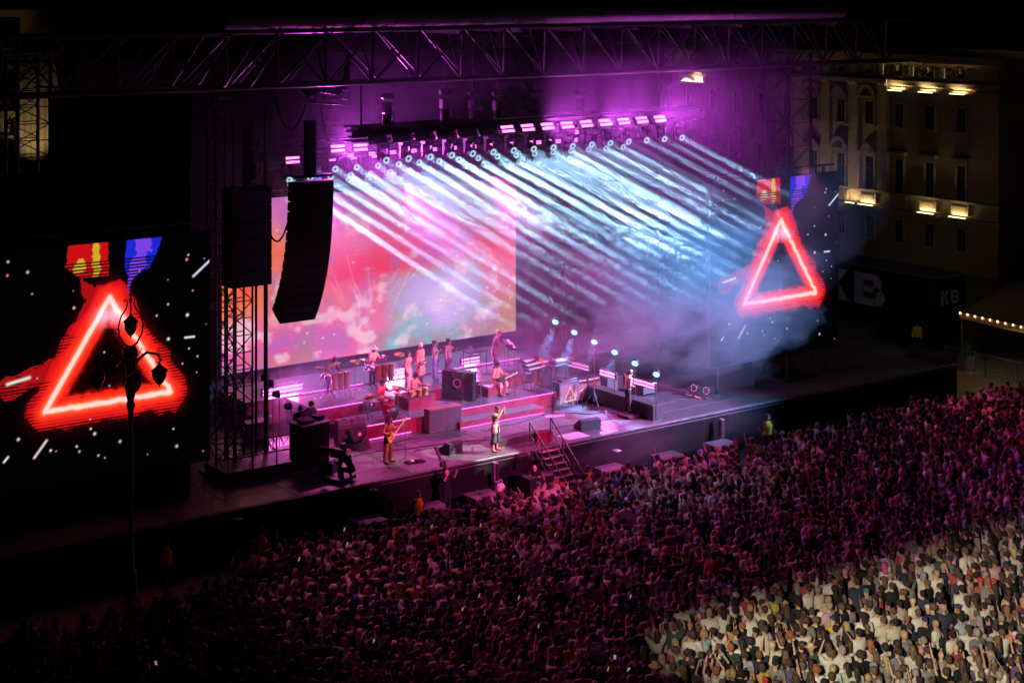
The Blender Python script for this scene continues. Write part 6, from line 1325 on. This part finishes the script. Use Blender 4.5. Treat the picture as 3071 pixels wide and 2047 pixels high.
def barrier(p0, p1, label):
    p0, p1 = Vector(p0), Vector(p1); t = thing('crowd_barrier', p0, 0, label, 'barrier', 'steel barriers at the right'); d = p1-p0
    bar('rail', (0, 0, 1.1), d+Vector((0, 0, 1.1)), .025, t, me=bpy.data.meshes['alu_bar']); bar('rail', (0, 0, .2), d+Vector((0, 0, .2)), .02, t, me=bpy.data.meshes['alu_bar'])
    n = int(d.length/.14)
    for i in range(n+1): bar('upright', d*(i/n)+Vector((0, 0, .2 if i not in (0, n) else 0)), d*(i/n)+Vector((0, 0, 1.1)), .010 if i not in (0, n) else .025, t, me=bpy.data.meshes['alu_bar'])
    for q_ in (.05, .95): bar('foot', d*q_+Vector((-.3, 0, .02)), d*q_+Vector((.3, 0, .02)), .02, t, me=bpy.data.meshes['alu_bar'])
unit_bar('alu_bar', ALU, 6)
bp = [at(2835, 1037, z=1.1), at(2915, 1055, z=1.1), at(2955, 1064, z=1.1), at(3050, 1086, z=1.1), at(3130, 1104, z=1.1)]
BW = ['nearest the truck', 'second from the truck', 'beside the planter', 'at the picture edge']
for i in range(4): barrier((bp[i].x, bp[i].y, 0), (bp[i+1].x, bp[i+1].y, 0), f'steel crowd barrier on the lit paving, {BW[i]}')
LEAF = mat('box_leaf', (.07, .13, .03), .6, 0, .5, 12)
p = at(2903, 1062, z=.7); t = thing('planter_bush', (p.x, p.y, 0), 0, 'round green bush in a stone planter behind the barriers', 'plant'); MB().lathe([(.28, 0), (.34, .5), (.38, .55), (.3, .55)], 12).build('planter', STONE2, t)
lf = MB(); r_ = random.Random(8)
for i in range(500):
    u = Vector((r_.gauss(0, 1), r_.gauss(0, 1), r_.gauss(0, 1))).normalized()*(.42*r_.uniform(.6, 1.05)); a = Vector((r_.uniform(-1, 1), r_.uniform(-1, 1), r_.uniform(-1, 1)))*.06; b_ = u.cross(a).normalized()*.03; c_ = Vector((0, 0, .92))+u; lf.add([c_-a, c_+b_, c_+a, c_-b_], [(0, 1, 2, 3)])
lf.build('foliage', LEAF, t)
spot('square_light', (46, -4, 9), (33.5, .3, 0), 60, (1.0, .86, .62), 900, .9, .2)
MB().b2((28.75, .05, 0), (28.85, 3.0, 2.3)).build('stage_end_panel', PLY, sub)

# ------------------------------------------------------------------ floodlit building at the far left
WB = 46.0; g = lambda px, py: at(px, py, y=WB)
gx0, gx1 = g(-420, 300).x, g(420, 300).x
t = thing('left_palace', (gx0, WB, 0), 0, 'floodlit palace front glimpsed through the scaffold at the far left', 'building')
MB().b2((0, 0, 0), (gx1-gx0, 12, 19.0)).build('wall', mat('dim_plaster', (.45, .37, .25), .85, 0, .2, .5, .2), t)
for z_ in (18.2, 15.6, 12.2): MB().b2((0, -.4, z_), (gx1-gx0, 0, z_+.4)).build('cornice', STONE2, t)
for i, px in enumerate((-200, -60, 25, 205, 330)):
    x_ = g(px, 300).x-gx0
    for z_ in (9.0, 13.2, 16.4):
        f = MB().b2((x_-.85, -.12, z_-.1), (x_-.7, .05, z_+2.0)).b2((x_+.7, -.12, z_-.1), (x_+.85, .05, z_+2.0)).b2((x_-.95, -.3, z_+1.9), (x_+.95, .05, z_+2.15)).build('window', STONE2, t); MB().b2((x_-.7, -.012, z_-.05), (x_+.7, -.004, z_+1.9)).build('pane', GLASSD, f)
for i in range(5):
    x_ = g(50+22*i, 300).x-gx0; MB().cyl((x_, -.35, 9.6), (x_, -.35, 15.4), .28, .24, 12).build('column', STONE2, t)
spot('palace_flood', (g(90, 400).x, WB-3.2, 9.0), (g(90, 400).x, WB, 12.0), 58, (1.0, .74, .34), 260, .9, .2); spot('palace_flood', (g(10, 100).x, WB-3.0, 15.0), (g(5, 60).x, WB, 18.5), 60, (1.0, .66, .25), 30, .9, .2)
spot('square_light', (27.0, -6.0, 9.0), (36.8, 13, 2.6), 46, (.85, .9, 1.0), 330, .8, .2)  # added without a lamp post to bring out the truck lettering
bpy.data.scenes.remove(SCR)
